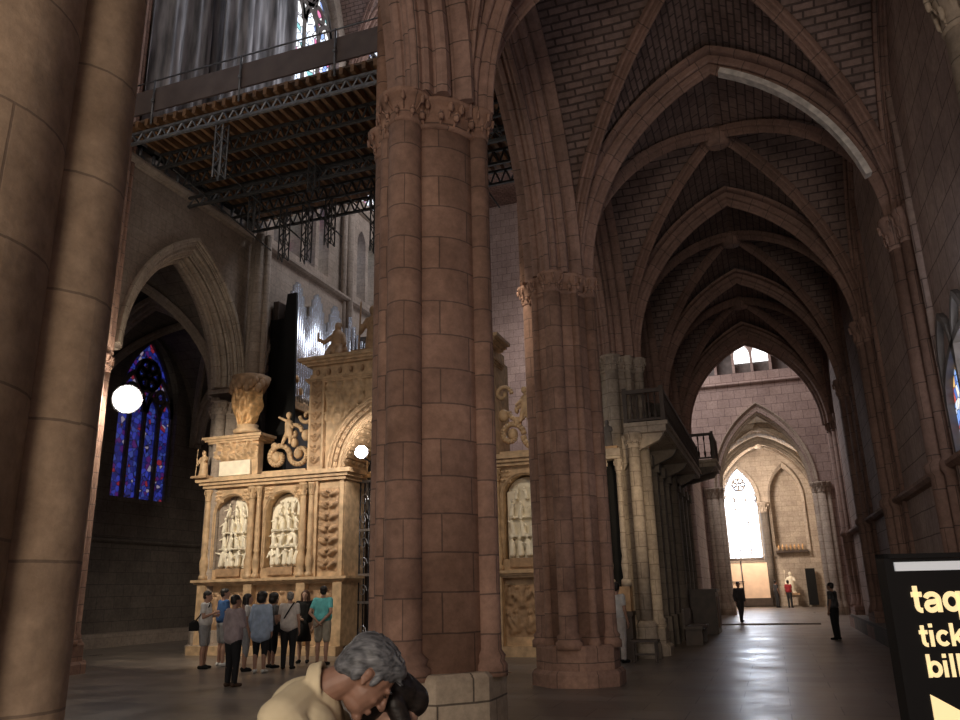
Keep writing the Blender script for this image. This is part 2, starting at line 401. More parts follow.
# ------------------------------------------------------------------ structure
YS = [-3.9, 2.2, 8.3, 14.4, 20.5, 26.6, 32.7]
CX = -.05
b = MB(); b.quad((-30, -16, 0), (16, -16, 0), (16, 64, 0), (-30, 64, 0)); b.build('floor', M['floor'], kind='structure')
trim_n = [0]
def trim(mb, mat, label=None):
    trim_n[0] += 1
    o = mb.build('trim_%d' % trim_n[0], mat, kind='structure'); return fixn(o)
def vault(x0, x1, y0, y1, zs, zt, mat, ribmat=None, name='ceiling', n=14, wr=.25, dr=.24, tr0=.97):
    cx, cy, a, b_ = (x0+x1)/2, (y0+y1)/2, (x1-x0)/2, (y1-y0)/2; H = zt-zs
    prof = []
    c, R, k = pk(1, H/((a+b_)/2))
    a0 = math.acos(1/R*(1+c)) if (1+c)/R <= 1 else 0; a1 = math.acos(c/R); arc = 0; last = None
    for i in range(n+1):
        t = a0+(a1-a0)*i/n; u, z = R*math.cos(t)-c, zs+H*R*math.sin(t)/k
        if last: arc += math.hypot((u-last[0])*a, z-last[1])
        last = (u, z); prof.append((u, z, arc))
    mb = MB()
    for sx, along in ((1, 'x'), (-1, 'x'), (1, 'y'), (-1, 'y')):
        # patch whose height depends on the coordinate across it; springs from both corners
        for h in (1, -1):
            for i in range(n):
                (u0, z0, s0), (u1, z1, s1) = prof[i], prof[i+1]
                for j in range(4):
                    # rows between the diagonal (w=u) and the bay edge (w=1)
                    wa0, wb0 = u0+(1-u0)*j/4, u0+(1-u0)*(j+1)/4; wa1, wb1 = u1+(1-u1)*j/4, u1+(1-u1)*(j+1)/4
                    cr = .0
                    if along == 'x': P = [(cx+sx*a*w, cy+h*b_*u, z) for w, u, z in ((wa0, u0, z0), (wb0, u0, z0), (wb1, u1, z1), (wa1, u1, z1))]; U = [(p[0], s) for p, s in zip(P, (s0, s0, s1, s1))]
                    else: P = [(cx+h*a*u, cy+sx*b_*w, z) for w, u, z in ((wa0, u0, z0), (wb0, u0, z0), (wb1, u1, z1), (wa1, u1, z1))]; U = [(p[1], s) for p, s in zip(P, (s0, s0, s1, s1))]
                    mb.quad(*P, uvs=U, smooth=False)
    o = mb.build(name, mat, kind='structure')
    bm = bmesh.new(); bm.from_mesh(o.data); bmesh.ops.remove_doubles(bm, verts=bm.verts, dist=.002); bmesh.ops.recalc_face_normals(bm, faces=bm.faces)
    bm.to_mesh(o.data); bm.free()
    if ribmat:
        for sy in (1, -1):
            r_ = MB(); P = []
            for i in range(len(prof)): P.append((-prof[i][0], prof[i][1]))
            P = P+[(-t, z) for t, z in reversed(P[:-1])]
            pts = [Vector((cx+a*t*tr0, cy+sy*b_*t*tr0, z-.04)) for t, z in P]
            d = Vector((a, sy*b_, 0)).normalized(); side = Vector((0, 0, 1)).cross(d)
            T = pts[1]-pts[0]
            if side.cross(T).dot(d) < 0: side = -side
            r_.sweep(pts, roll_prof(wr, dr), side); trim(r_, ribmat)
        kb = MB().lathe(cx, cy, [(.16, zt-.48), (.27, zt-.44), (.3, zt-.3), (.26, zt-.1), (.1, zt)], 14); trim(kb, ribmat)
    return o
# south aisle: vault bays, transverse arches, arcade arches
for i in range(6):
    vault(CX-3.1, CX+3.05, YS[i], YS[i+1], 7.3, 12.02, M['vaultrough'] if i <= 2 else M['vault'], M['rib'])
for i, y in enumerate(YS):
    if i == 6: b = MB(); rib(b, 'x', y-.1, CX, 2.75, 7.42, 11.25, .8, .30, 22); trim(b, M['rib'])
    b = MB(); rib(b, 'x', y, CX, 2.90, 7.42, 11.72, .44, .27, 26); trim(b, M['rib'])
    b = MB(); rib(b, 'x', y, CX, 3.02, 7.42, 11.82, .82, .17, 26); trim(b, M['rib'])
# pale repaired voussoirs on the arch above the second pier
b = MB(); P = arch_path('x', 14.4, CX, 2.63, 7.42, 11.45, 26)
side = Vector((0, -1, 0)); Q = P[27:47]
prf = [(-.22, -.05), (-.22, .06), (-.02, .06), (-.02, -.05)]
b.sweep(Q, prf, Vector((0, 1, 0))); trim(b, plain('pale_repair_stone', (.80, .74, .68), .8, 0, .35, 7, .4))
for y0, y1 in zip(YS, YS[1:]):
    c = (y0+y1)/2
    b = MB(); rib(b, 'y', -3.4, c, 2.50, 7.42, 11.35, .70, .30, 16); trim(b, M['rib'])
    b = MB(); rib(b, 'y', -3.4, c, 2.72, 7.42, 11.60, 1.15, .22, 16); trim(b, M['rib'])
    b = MB(); rib(b, 'y', 2.83, c, 2.85, 7.72, 11.75, .34, .20, 16); trim(b, M['rib'])       # wall rib
b = MB(); pierced(b, 'y', -3.9, -2.95, -3.9, 32.7, 7.72, 30, [((p+q)/2, 2.72, 7.72, 7.72, 11.7) for p, q in zip(YS, YS[1:])]); b.build('wall_nave_south', M['red'], kind='structure')
ops = [((p+q)/2, 2.1, 3.42, 4.15, 5.0) for p, q in zip(YS[:3], YS[1:4])]
b = MB(); pierced(b, 'y', 2.85, 3.9, -3.9, 33.2, 0, 12.6, ops); b.build('wall_south', M['lilac'], kind='structure')
STR = [(-.02, -.10), (.10, -.06), (.16, .0), (.16, .06), (.08, .10), (-.02, .13)]
def string(axis, a, u0, u1, z, out, mat, k=1.0):
    """moulded string course; out = +1/-1 direction off the wall"""
    g = ax[axis]; b = MB(); n = len(STR); v0 = []
    for u in (u0, u1):
        for o_, h in STR: b.v.append(g(a+out*o_*k, u, z+h*k))
    for i in range(n): j = (i+1) % n; b.face((i, j, n+j, n+i))
    b.face(tuple(range(n))); b.face(tuple(n+i for i in reversed(range(n))))
    trim(b, mat)
string('y', 2.85, -3.9, 33, 3.3, -1, M['rib'])
b = MB(); b.box(2.45, 2.9, -3.9, 33.2, 0, .45); trim(b, M['dark'])
# windows
wn = [0]
def window(axis, a, c, half, sill, zs, apex, glass, tracmat, lights=4, rose=True, thick=.12, face=1, mull=.05, head=None):
    """pointed window: glass pane, stone mullions, pointed lights, rose. axis as in pierced"""
    wn[0] += 1; g = ax[axis]
    out = outline(0, half, zs, sill, apex); b = MB()
    n = len(out)
    for d in (-.015, .015):
        for u, z in out: b.v.append(g(a+d, c+u, z))
    uv = [(u, z) for u, z in out]
    b.face(tuple(range(n)), uv); b.face(tuple(n+i for i in reversed(range(n))), list(reversed(uv)))
    for i in range(n): j = (i+1) % n; b.face((i, n+i, n+j, j))
    root = fixn(b.build('window_%d' % wn[0], glass, kind='structure'))
    w = 2*half/lights; t = MB(); zl = zs-(.0 if rose else -.2*half)
    for i in range(lights+1):
        u = -half+i*w; u = max(-half+mull/2, min(half-mull/2, u))
        t.box(*( (c+u-mull, c+u+mull, a-thick, a+thick) if axis == 'x' else (a-thick, a+thick, c+u-mull, c+u+mull)), sill, zl)
    sd = Vector(SIDE[axis])
    pr = [(-thick, -mull), (-thick, mull), (thick, mull), (thick, -mull)]
    for i in range(lights):
        u = -half+(i+.5)*w; t.sweep([g(a, c+u+x, zl+z) for x, z in arch_pts(w/2-mull*.5, w*.8, 5)], pr, sd)
    t.sweep([g(a, c+x, zs+z) for x, z in arch_pts(half-mull, apex-zs-mull, 10)], pr, sd)
    def ring(cu, cz, r, nn=18):
        P = [g(a, c+cu+r*math.cos(2*PI*k/nn), cz+r*math.sin(2*PI*k/nn)) for k in range(nn+1)]
        t.sweep(P, pr, sd)
    if rose:
        rr = half*.40; zc = zs+(apex-zs)*.5; ring(0, zc, rr)
        for k in range(6 if half > 1 else 4):
            an = 2*PI*k/(6 if half > 1 else 4); ring(rr*.58*math.cos(an), zc+rr*.58*math.sin(an), rr*.38, 12)
        if lights >= 4:
            for sx in (-1, 1):
                t.sweep([g(a, c+sx*half/2+x, zl+z) for x, z in arch_pts(half/2-mull, half*.95, 6)], pr, sd)
                ring(sx*half/2, zl+w*.98, w*.30, 12)
    t.build('window_tracery', tracmat, root)
    return root
window('y', 2.88, 11.35, 2.1, 3.42, 4.15, 5.0, M['glassside'], M['lead'], 4, False)
for c in (-.85, 5.25): window('y', 2.98, c, 2.1, 3.42, 4.15, 5.0, M['glassside'], M['lead'], 4, False)

# north arcade wall with triforium and clerestory
NX = -15.7
ops = [((p+q)/2, 2.42, 7.72, 7.85, 11.55) for p, q in zip(YS, YS[1:])]
b = MB(); pierced(b, 'y', NX-.5, NX+.6, -3.9, 45, 7.72, 13.2, ops); b.build('wall_nave_north', M['nwall'], kind='structure')
tri = []
for p, q in zip(YS, YS[1:]):
    for k in range(4): tri.append((p+1.05+(k+.5)*1.0, .38, 13.7, 16.2, 16.9))
b = MB(); pierced(b, 'y', NX-.4, NX+.35, -3.9, 45, 13.2, 17.6, tri); b.build('wall_triforium_north', M['nwall'], kind='structure')
cl = [((p+q)/2, 2.2, 18.4, 24.6, 28.2) for p, q in zip(YS, YS[1:])]
b = MB(); pierced(b, 'y', NX-.4, NX+.35, -3.9, 45, 17.6, 30, cl); b.build('wall_clerestory_north', M['nwall'], kind='structure')
for p, q in list(zip(YS, YS[1:]))[2:]:
    window('y', NX-.1, (p+q)/2, 2.2, 18.4, 24.6, 28.2, M['glasstop'], M['lead'], 4, True, .1, mull=.09)
    wn[0] += 1; b = MB(); b.box(NX-.3, NX-.26, p+.9, q-.9, 13.6, 17.0); b.build('window_%d' % wn[0], M['glasstri'], kind='structure')
string('y', NX+.6, -3.9, 45, 13.02, 1, M['nwall'], 1.3)
string('y', NX+.35, -3.9, 45, 17.7, 1, M['nwall'])
for p, q in zip(YS, YS[1:]):
    c = (p+q)/2
    b = MB(); rib(b, 'y', NX+.62, c, 2.62, 7.85, 11.85, .22, .20, 16); trim(b, M['pale'])
    b = MB(); rib(b, 'y', NX+.42, c, 2.46, 7.85, 11.60, .36, .26, 16); trim(b, M['pale'])
    b = MB(); rib(b, 'y', NX, c, 2.34, 7.85, 11.45, .60, .26, 16); trim(b, M['pale'])
# nave vault
for p, q in zip(YS, YS[1:]): vault(-15.4, -3.85, p, q, 22.5, 30, M['vault'], M['rib'], tr0=.98)
for y in YS:
    b = MB(); rib(b, 'x', y, -9.6, 5.7, 22.5, 29.8, .7, .4, 16); trim(b, M['rib'])
# north aisle
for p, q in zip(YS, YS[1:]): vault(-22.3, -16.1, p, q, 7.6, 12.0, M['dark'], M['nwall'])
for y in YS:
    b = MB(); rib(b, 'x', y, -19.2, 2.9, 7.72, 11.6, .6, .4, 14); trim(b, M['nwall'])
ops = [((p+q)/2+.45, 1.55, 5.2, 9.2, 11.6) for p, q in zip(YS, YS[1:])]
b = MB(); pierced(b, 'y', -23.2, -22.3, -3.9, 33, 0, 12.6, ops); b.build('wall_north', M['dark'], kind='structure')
for p, q in list(zip(YS, YS[1:]))[1:]:
    window('y', -22.6, (p+q)/2+.45, 1.55, 5.2, 8.6, 11.6, M['glassblue'], M['lead'], 4, mull=.085)
string('y', -22.3, -3.9, 33, 3.6, 1, M['dark'])
b = MB(); b.box(-22.3, -21.7, -3.9, 33, 0, .45); trim(b, M['nwall'])
b = MB(); b.box(-22.3, -16.3, 33, 33.6, 0, 12.6); b.build('wall_north_aisle_end', M['dark'], kind='structure')
# transept east wall at Y=45 with the arch into the ambulatory
ops = [(.1, 2.35, 0, 6.6, 10.7)]
b = MB(); pierced(b, 'x', 45, 46.3, -16, 12, 0, 12.6, ops, 16); b.build('wall_east', M['lilac'], kind='structure')
tri = [(-.33+(k-4)*.98, .42, 12.95, 14.0, 14.75) for k in range(9)]
b = MB(); pierced(b, 'x', 45, 45.8, -16, 12, 12.6, 15.6, tri); b.build('wall_triforium_east', M['lilac'], kind='structure')
b = MB(); b.box(-16, 12, 45, 46, 15.6, 26); b.build('wall_clerestory_east', M['lilac'], kind='structure')
for k in range(9):
    wn[0] += 1; c = tri[k][0]; b = MB(); b.box(c-.49, c+.49, 45.55, 45.6, 12.9, 14.8); b.build('window_%d' % wn[0], M['lead'], kind='structure')
    if k in (4, 5): wn[0] += 1; b = MB(); b.box(c-.42, c+.42, 45.5, 45.53, 13.62, 14.8); b.build('window_%d' % wn[0], M['glasswhite'], kind='structure')
string('x', 45, -8, 8, 12.3, -1, M['lilac'])
for h, ap, y, w, d_ in ((2.62, 11.15, 44.98, .22, .12), (2.46, 10.88, 45.1, .22, .12), (2.36, 10.7, 45.7, .7, .16)):
    b = MB(); rib(b, 'x', y, .1, h, 6.6, ap, w, d_, 22, leg=0); trim(b, M['pale'])
b = MB(); b.box(12, 12.6, 33, 46, 0, 26); b.build('wall_transept_south', M['lilac'], kind='structure')
b = MB(); b.box(3.9, 12, 32.7, 33.5, 0, 26); b.build('wall_transept_west', M['lilac'], kind='structure')
b = MB(); b.box(-16, 12.6, 32.7, 46, 26, 26.3); b.build('ceiling', M['vault'], kind='structure')
# wall above the last aisle arch, facing the transept
b = MB(); pierced(b, 'x', 32.75, 33.4, -3.9, 3.9, 7.72, 26, [(CX, 2.86, 7.72, 7.72, 11.62)]); b.build('wall_transept_inner', M['red'], kind='structure')
# wall between choir and transept side
b = MB(); b.box(-3.7, -3.15, 33.3, 45, 0, 8.2); b.build('wall_choir_flank', M['lilac'], kind='structure')
# raised paving before the transept
b = MB(); b.box(-3.1, 1.5, 35, 64, .0, .06); b.build('trim_900', M['floor'], kind='structure')
# ambulatory
for y0, y1 in ((46.3, 53.2), (53.2, 60)): vault(-3.6, 3.6, y0, y1, 6.6, 10.9, M['pale'], M['pale'])
b = MB(); rib(b, 'x', 53.2, 0, 3.2, 6.6, 10.6, .6, .4, 14); trim(b, M['pale'])
b = MB(); b.box(-4.3, -3.5, 46.3, 60, 0, 11.5); b.build('wall_ambulatory_north', M['pale'], kind='structure')
b = MB(); b.box(3.5, 4.3, 46.3, 60, 0, 11.5); b.build('wall_ambulatory_south', M['pale'], kind='structure')
b = MB(); pierced(b, 'x', 60, 60.9, -4.3, 4.3, 0, 11.5, [(-1.7, 1.15, 3.3, 7.3, 9.7), (1.35, 1.05, 4.0, 7.4, 9.5)]); b.build('wall_chapel', M['pale'], kind='structure')
window('x', 60.45, -1.7, 1.15, 3.3, 7.3, 9.7, M['glassfar'], M['traclit'], 3, True, .1, mull=.045)
b = MB(); b.box(.2, 2.5, 60.7, 60.9, 3.9, 9.6); trim(b, M['pale'])
for c, h in ((-1.7, 1.35), (1.35, 1.2)):
    b = MB(); rib(b, 'x', 59.97, c, h, 7.35, 9.85, .25, .18, 12, leg=4.0); trim(b, M['pale'])

# ------------------------------------------------------------------ piers
def place0(mb, x, y):
    mb.v = [(a+x, b_+y, c) for a, b_, c in mb.v]; return mb
def leaf_capital(mb, x, y, r, z0, z1, seed=0, leaves=9, flare=1.42):
    """bell with two rows of curled crockets and a moulded abacus"""
    h = z1-z0; rnd = random.Random(seed)
    mb.lathe(x, y, [(r*1.0, z0), (r*1.12, z0+.03), (r*1.02, z0+.07), (r*1.04, z0+h*.4), (r*flare*.92, z0+h*.8), (r*flare, z0+h*.84), (r*flare*1.03, z0+h*.97), (r*flare*.96, z1)], 18)
    for row, (zz, rr) in enumerate(((.34, 1.16), (.68, flare*.98))):
        for k in range(leaves):
            a = 2*PI*(k+.5*row)/leaves+rnd.uniform(-.08, .08); R = r*rr; s = r*rnd.uniform(.9, 1.1)*(2.6/leaves)
            cx_, cy_ = x+R*math.cos(a), y+R*math.sin(a)
            mb.ell((cx_, cy_, z0+h*zz), (s*.45, s*.45, h*.15), 7, 5)
            mb.ell((x+(R+s*.25)*math.cos(a), y+(R+s*.25)*math.sin(a), z0+h*(zz+.08)), (s*.3, s*.3, h*.07), 6, 4)
            mb.tube((x+r*math.cos(a), y+r*math.sin(a), z0+h*(zz-.28)), (cx_, cy_, z0+h*zz), s*.18, 5)
def pier(x, y, label, group, mat, pmat, shafts, core=.56, z0=0, capz=(7.02, 7.44), name='stone_pier', plinth=True, tall=(), pr=1.0, capmat=None, sbase=.66):
    root = empty(name, (x, y, 0), 0, label, 'pillar', group)
    org = (0, 0, 0)
    def bl(mb, nm, m_): return mb.build(nm, m_, root)
    if plinth:
        b = MB(); b.lathe(0, 0, [(.96*pr, 0), (.96*pr, .20), (.90*pr, .26)], 8, a0=PI/8); bl(b, 'plinth', pmat)
        b = MB(); b.lathe(0, 0, [(.86*pr, .24), (.86*pr, sbase-.05), (.83*pr, sbase-.02), (.80*pr, sbase), (core*.9, sbase)], 8, a0=PI/8); bl(b, 'base', pmat)
    b = MB(); b.cyl(0, 0, sbase-.02 if plinth else z0, capz[0]+.1, core, n=32); bl(b, 'core', mat)
    b = MB(); leaf_capital(b, 0, 0, core, capz[0], capz[1], 3, 18, 1.17); bl(b, 'capital', capmat or mat)
    for k, (dx, dy, r) in enumerate(shafts):
        b = MB(); b.lathe(dx, dy, [(r*1.45, sbase-.06), (r*1.45, sbase+.05), (r*1.2, sbase+.09), (r*1.32, sbase+.14), (r, sbase+.2), (r, capz[0]+.06)], 18, cap=True); s = bl(b, 'shaft', mat)
        b = MB(); leaf_capital(b, dx, dy, r, capz[0]+.02, capz[1]+.0, k, 8, 1.6); b.build('shaft_capital', capmat or mat, s)
    for dx, dy, r, zt in tall:
        b = MB(); b.cyl(x+dx, y+dy, capz[1], zt, r, n=12); trim(b, mat)
    return root
def card(R=.60, r=.19, sm=.11):
    P = [(R, 0, r*.85), (-R, 0, r), (0, R, r), (0, -R, r)]
    for k in range(4):
        a = PI/4+k*PI/2; P.append(((R-.03)*math.cos(a), (R-.03)*math.sin(a), sm*.7))
    return P
NS = [(-.62, 0, .17, 23), (-.56, .3, .10, 22.5), (-.56, -.3, .10, 22.5)]
grpS = 'round piers of the south arcade'
pier(-3.4, 2.2, 'massive pale tan pier filling the left edge of the photo', grpS, M['tan'], M['plinth'], [(.20, .55, .25), (-.6, 0, .2), (0, -.6, .2)], core=.50, tall=NS)
pier(-3.52, 8.3, 'large reddish clustered pier in the centre, right behind the bent man', grpS, M['redround'], M['plinth'], [(.61, 0, .13), (-.63, 0, .17), (-.10, -.62, .2), (0, .6, .17), (.5, .38, .06), (-.42, -.42, .1), (-.46, .42, .1)], core=.57, tall=NS, pr=.88, sbase=.80)
pier(-3.4, 14.4, 'second reddish clustered pier, just right of the large central one', grpS, M['redround'], M['redround'], card(.58, .165), core=.55, tall=NS, pr=.86)
pier(-3.4, 20.5, 'third clustered pier with warmly lit shafts beside the small altar', grpS, M['pale'], M['pale'], card(.60, .17), core=.52, tall=NS)
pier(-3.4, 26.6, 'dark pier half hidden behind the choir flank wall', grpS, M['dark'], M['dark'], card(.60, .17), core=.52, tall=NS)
pier(-3.4, 32.7, 'shadowy pier at the far end of the choir flank wall', grpS, M['lilac'], M['lilac'], card(.60, .17), core=.52)
pier(-3.4, -3.9, 'pier behind the viewpoint in the south arcade', grpS, M['tan'], M['plinth'], card(.60, .18), core=.56, tall=NS)
lbl = {2.2: 'plain engaged wall pier nearest the viewpoint, right of the ticket sign', 8.3: 'engaged wall pier at the right edge of the photo with a pale lit capital', 14.4: 'engaged wall pier just left of the stained glass at the right edge',
       20.5: 'engaged wall pier with a ring moulding left of the black sign', 26.6: 'engaged wall pier next beyond the ring moulded one', 32.7: 'last engaged wall pier at the end of the aisle', -3.9: 'engaged wall pier behind the viewpoint'}
for y in YS:
    s = [(-.12, 0, .19), (-.05, .36, .12), (-.05, -.36, .12), (.05, .62, .09), (.05, -.62, .09)]
    xo = 2.85 if y != 8.3 else 2.66
    root = empty('engaged_pier', (xo, y, 0), 0, lbl[y], 'pillar', 'engaged piers along the south wall')
    mt = M['rib'] if y != 8.3 else M['pale']
    b = MB(); b.box(-.4, .4, -.95, .95, 0, .35); b.box(-.32, .4, -.85, .85, .35, .75); b.build('plinth', mt, root)
    for k, (dx, dy, r) in enumerate(s):
        b = MB(); b.lathe(dx, dy, [(r*1.35, .7), (r*1.35, .82), (r, .95), (r, 3.18), (r*1.35, 3.24), (r*1.35, 3.36), (r, 3.42), (r, 7.15)], 16); q = b.build('shaft', mt, root)
        b = MB(); leaf_capital(b, dx, dy, r, 7.1, 7.72, k, 7, 1.5); b.build('shaft_capital', mt, q)
    b = MB(); b.cyl(.02, .55, 7.72, 12.2, .10, n=12); b.cyl(.02, -.55, 7.72, 12.2, .10, n=12); trim(place0(b, 2.85, y), mt)
nl = {-3.9: None, 2.2: None, 8.3: None, 14.4: 'slender shafted north pier carrying the glaring floodlight', 20.5: 'north pier standing behind the left end of the carved screen', 26.6: 'north pier beyond the organ', 32.7: None}
for y in YS[2:]:
    s = [(.60, 0, .17), (.52, .30, .12), (.52, -.30, .12), (-.6, 0, .17), (0, .58, .17), (0, -.58, .17)]
    mt = M['nwall'] if y != 14.4 else M['red']
    tl = [(.66, 0, .17, 22.5), (.58, .30, .11, 22.5), (.58, -.30, .11, 22.5)]
    p = pier(NX, y, nl.get(y) or ('north pier hidden behind the massive tan pier' if y < 9 else 'farthest north pier towards the transept'), 'piers of the north arcade', mt, mt, s, core=.52, tall=tl)
for x, l in ((-2.55, 'left'), (2.8, 'right')):
    root = empty('engaged_pier', (x, 44.9, 0), 0, 'pale half pier carrying the %s side of the far bright arch' % l, 'pillar', 'half piers of the far arch')
    for k, (dx, dy, r) in enumerate(((0, -.12, .2), (-.3, -.02, .14), (.3, -.02, .14), (.0, .6, .0))):
        if not r: continue
        b = MB(); b.lathe(dx, dy, [(r*1.4, 0), (r*1.4, .5), (r*1.2, .6), (r, .8), (r, 6.1)], 14); q = b.build('shaft', M['pale'], root)
        b = MB(); leaf_capital(b, dx, dy, r, 6.05, 6.62, k, 7, 1.55); b.build('shaft_capital', M['pale'], q)
root = empty('chapel_pier', (-.2, 59.7, 0), 0, 'grey brown slim pier between the bright window and the blank bay far away', 'pillar')
b = MB(); b.cyl(0, 0, .13, 6.6, .28, n=16); b.build('shaft', M['dark'], root); b = MB(); leaf_capital(b, 0, 0, .28, 6.4, 7.1, 2, 8); b.build('capital', M['pale'], root)

b = MB(); b.cyl(2.84, 13.56, .3, 12.2, .08, n=14); b.cyl(2.84, 9.14, .3, 12.2, .08, n=14); trim(b, M['lilac'])
b = MB(); b.cyl(2.86, 15.6, .3, 12.2, .09, n=12); b.cyl(2.86, 19.2, .3, 12.2, .09, n=12); b.cyl(2.86, 21.7, .3, 12.2, .09, n=12); b.cyl(2.86, 25.2, .3, 12.2, .09, n=12); trim(b, M['rib'])
# ------------------------------------------------------------------ carved stone screen across the nave
SX, SY = -9.55, 19.8      # centre of the screen, its front plane
def relief(w, h, seed, depth=.22, nx=46, figs=9, kind='figures', arch=0):
    """height field of crowded carved figures: heads, bodies, folds; in (u,z), depth towards -Y"""
    rnd = random.Random(seed); nz = max(8, int(nx*h/w)); B = []
    if kind == 'figures':
        rows = max(2, int(h/.42)); cols = max(1, round(w/.26))
        for r_ in range(rows):
            for c_ in range(cols):
                u = (c_+.5+rnd.uniform(-.22, .22))*w/cols; z = (r_+.12+rnd.uniform(0, .15))*h/rows; H = h/rows; tl = rnd.uniform(-.35, .35)
                B.append((u+tl*H*.3, z+H*.76, .055, .065, 1.0, 0)); B.append((u, z+H*.38, .085, H*.33, .8, tl)); B.append((u-tl*.2, z+H*.12, .11, H*.2, .55, -tl))
                B.append((u+rnd.choice((-.1, .1)), z+H*.45, .03, H*.22, .95, rnd.uniform(-1, 1)))
    else:
        for k in range(figs):
            z = (k+.5)*h/figs
            for sx in (-1, 1):
                B.append((w/2+sx*w*.22, z, w*.17, h/figs*.33, .8, sx*.7))
            B.append((w/2, z+h/figs*.2, w*.1, h/figs*.2, 1.0, 0))
    mb = MB()
    for j in range(nz+1):
        for i in range(nx+1):
            u, z = w*i/nx, h*j/nz; v = .12
            for cu, cz, ru, rz_, am, tl in B:
                du, dz = u-cu, z-cz; du -= tl*dz; q = (du/ru)**2+(dz/rz_)**2
                if q < 1: v = max(v, am*math.sqrt(1-q)*.9+.1+.05*math.sin(60*du+12*dz))
            v += .10*mnoise.noise(Vector((u*14+seed*7, z*14, seed*3.1)))
            if arch:
                e = min(u, w-u, z)/.05; v *= min(1, max(0, e))
            mb.v.append((u, -v*depth, z))
    for j in range(nz):
        for i in range(nx):
            a = j*(nx+1)+i; mb.face((a, a+1, a+nx+2, a+nx+1), None, True)
    return mb
def place(mb, x, y, z, mir=False):
    mb.v = [((x-u if mir else x+u), y+v, z+w) for u, v, w in mb.v]; return mb
scr = empty('choir_screen', (SX, SY, 0), 0, 'golden carved stone screen with niches and a round arch behind the tourists', 'screen')
def sb(mb, name, mat, parent=None, label=None):
    p = parent or scr
    o = mb.build(name, mat, None, label)
    o.parent = p
    off = Vector((SX, SY, 0)) if p is scr else Vector((SX, SY, 0))
    if p is scr: o.data.transform(Matrix.Translation(-off))
    else: o.data.transform(Matrix.Translation(-off))
    return fixn(o)
def mould(mb, x0, x1, y, z, h, out, d=.9):
    """moulded horizontal band, projecting in three fasciae with returned ends"""
    mb.box(x0-out*.3, x1+out*.3, y-out*.4, y+d, z, z+h*.3); mb.box(x0-out*.65, x1+out*.65, y-out*.7, y+d, z+h*.3, z+h*.6); mb.box(x0-out, x1+out, y-out, y+d, z+h*.6, z+h)
    return mb
def figpanel(xc, seed):
    '''one niche: plinth, enthroned group and crowd of small robed figures carved almost free'''
    rnd = random.Random(seed); b = MB(); y0 = SY+.36
    b.box(xc-.56, xc+.56, y0-.02, y0+.08, 2.36, 4.1); b.ell((xc, y0+.03, 4.05), (.55, .06, .42), 16, 10)
    for row, (z, n_, s) in enumerate(((2.42, 5, 1.05), (2.95, 4, .9), (3.42, 4, .85), (3.86, 3, .7))):
        for i in range(n_):
            x = xc+((i+.5)/n_-.5)*(1.0 if row < 3 else .7)+rnd.uniform(-.04, .04); h = .5*s*rnd.uniform(.85, 1.08); y = y0-.13-rnd.uniform(0, .05)+.02*row; t = rnd.uniform(-.07, .07)
            b.caps((x, y, z+.05*s), (x+t*.5, y, z+h*.55), .085*s, .075*s, 9, 4); b.caps((x+t*.5, y, z+h*.5), (x+t, y-.01, z+h*.72), .08*s, .06*s, 9, 4); b.ell((x+t*1.2, y-.035, z+h*.98), (.05*s, .055*s, .065*s), 9, 6)
            sg = rnd.choice((-1, 1)); b.caps((x+t+sg*.07*s, y-.03, z+h*.68), (x+sg*.14*s, y-.09, z+h*rnd.uniform(.3, .85)), .028*s, .022*s, 7, 3)
            for q in (-1, 0, 1): b.caps((x+q*.045*s, y-.07, z+.02), (x+q*.03*s+t*.4, y-.065, z+h*.45), .018, .014, 6, 2)
    b.box(xc-.5, xc+.5, y0-.2, y0, 2.90, 2.95); b.box(xc-.46, xc+.46, y0-.17, y0, 3.38, 3.42)
    o = remeshed(b, 'niche_relief', M['alab2'], None, .016, 1); o.data.transform(Matrix.Translation((-SX, -SY, 0))); o.parent = scr; o['label'] = 'pale crowded figure relief'
    return o
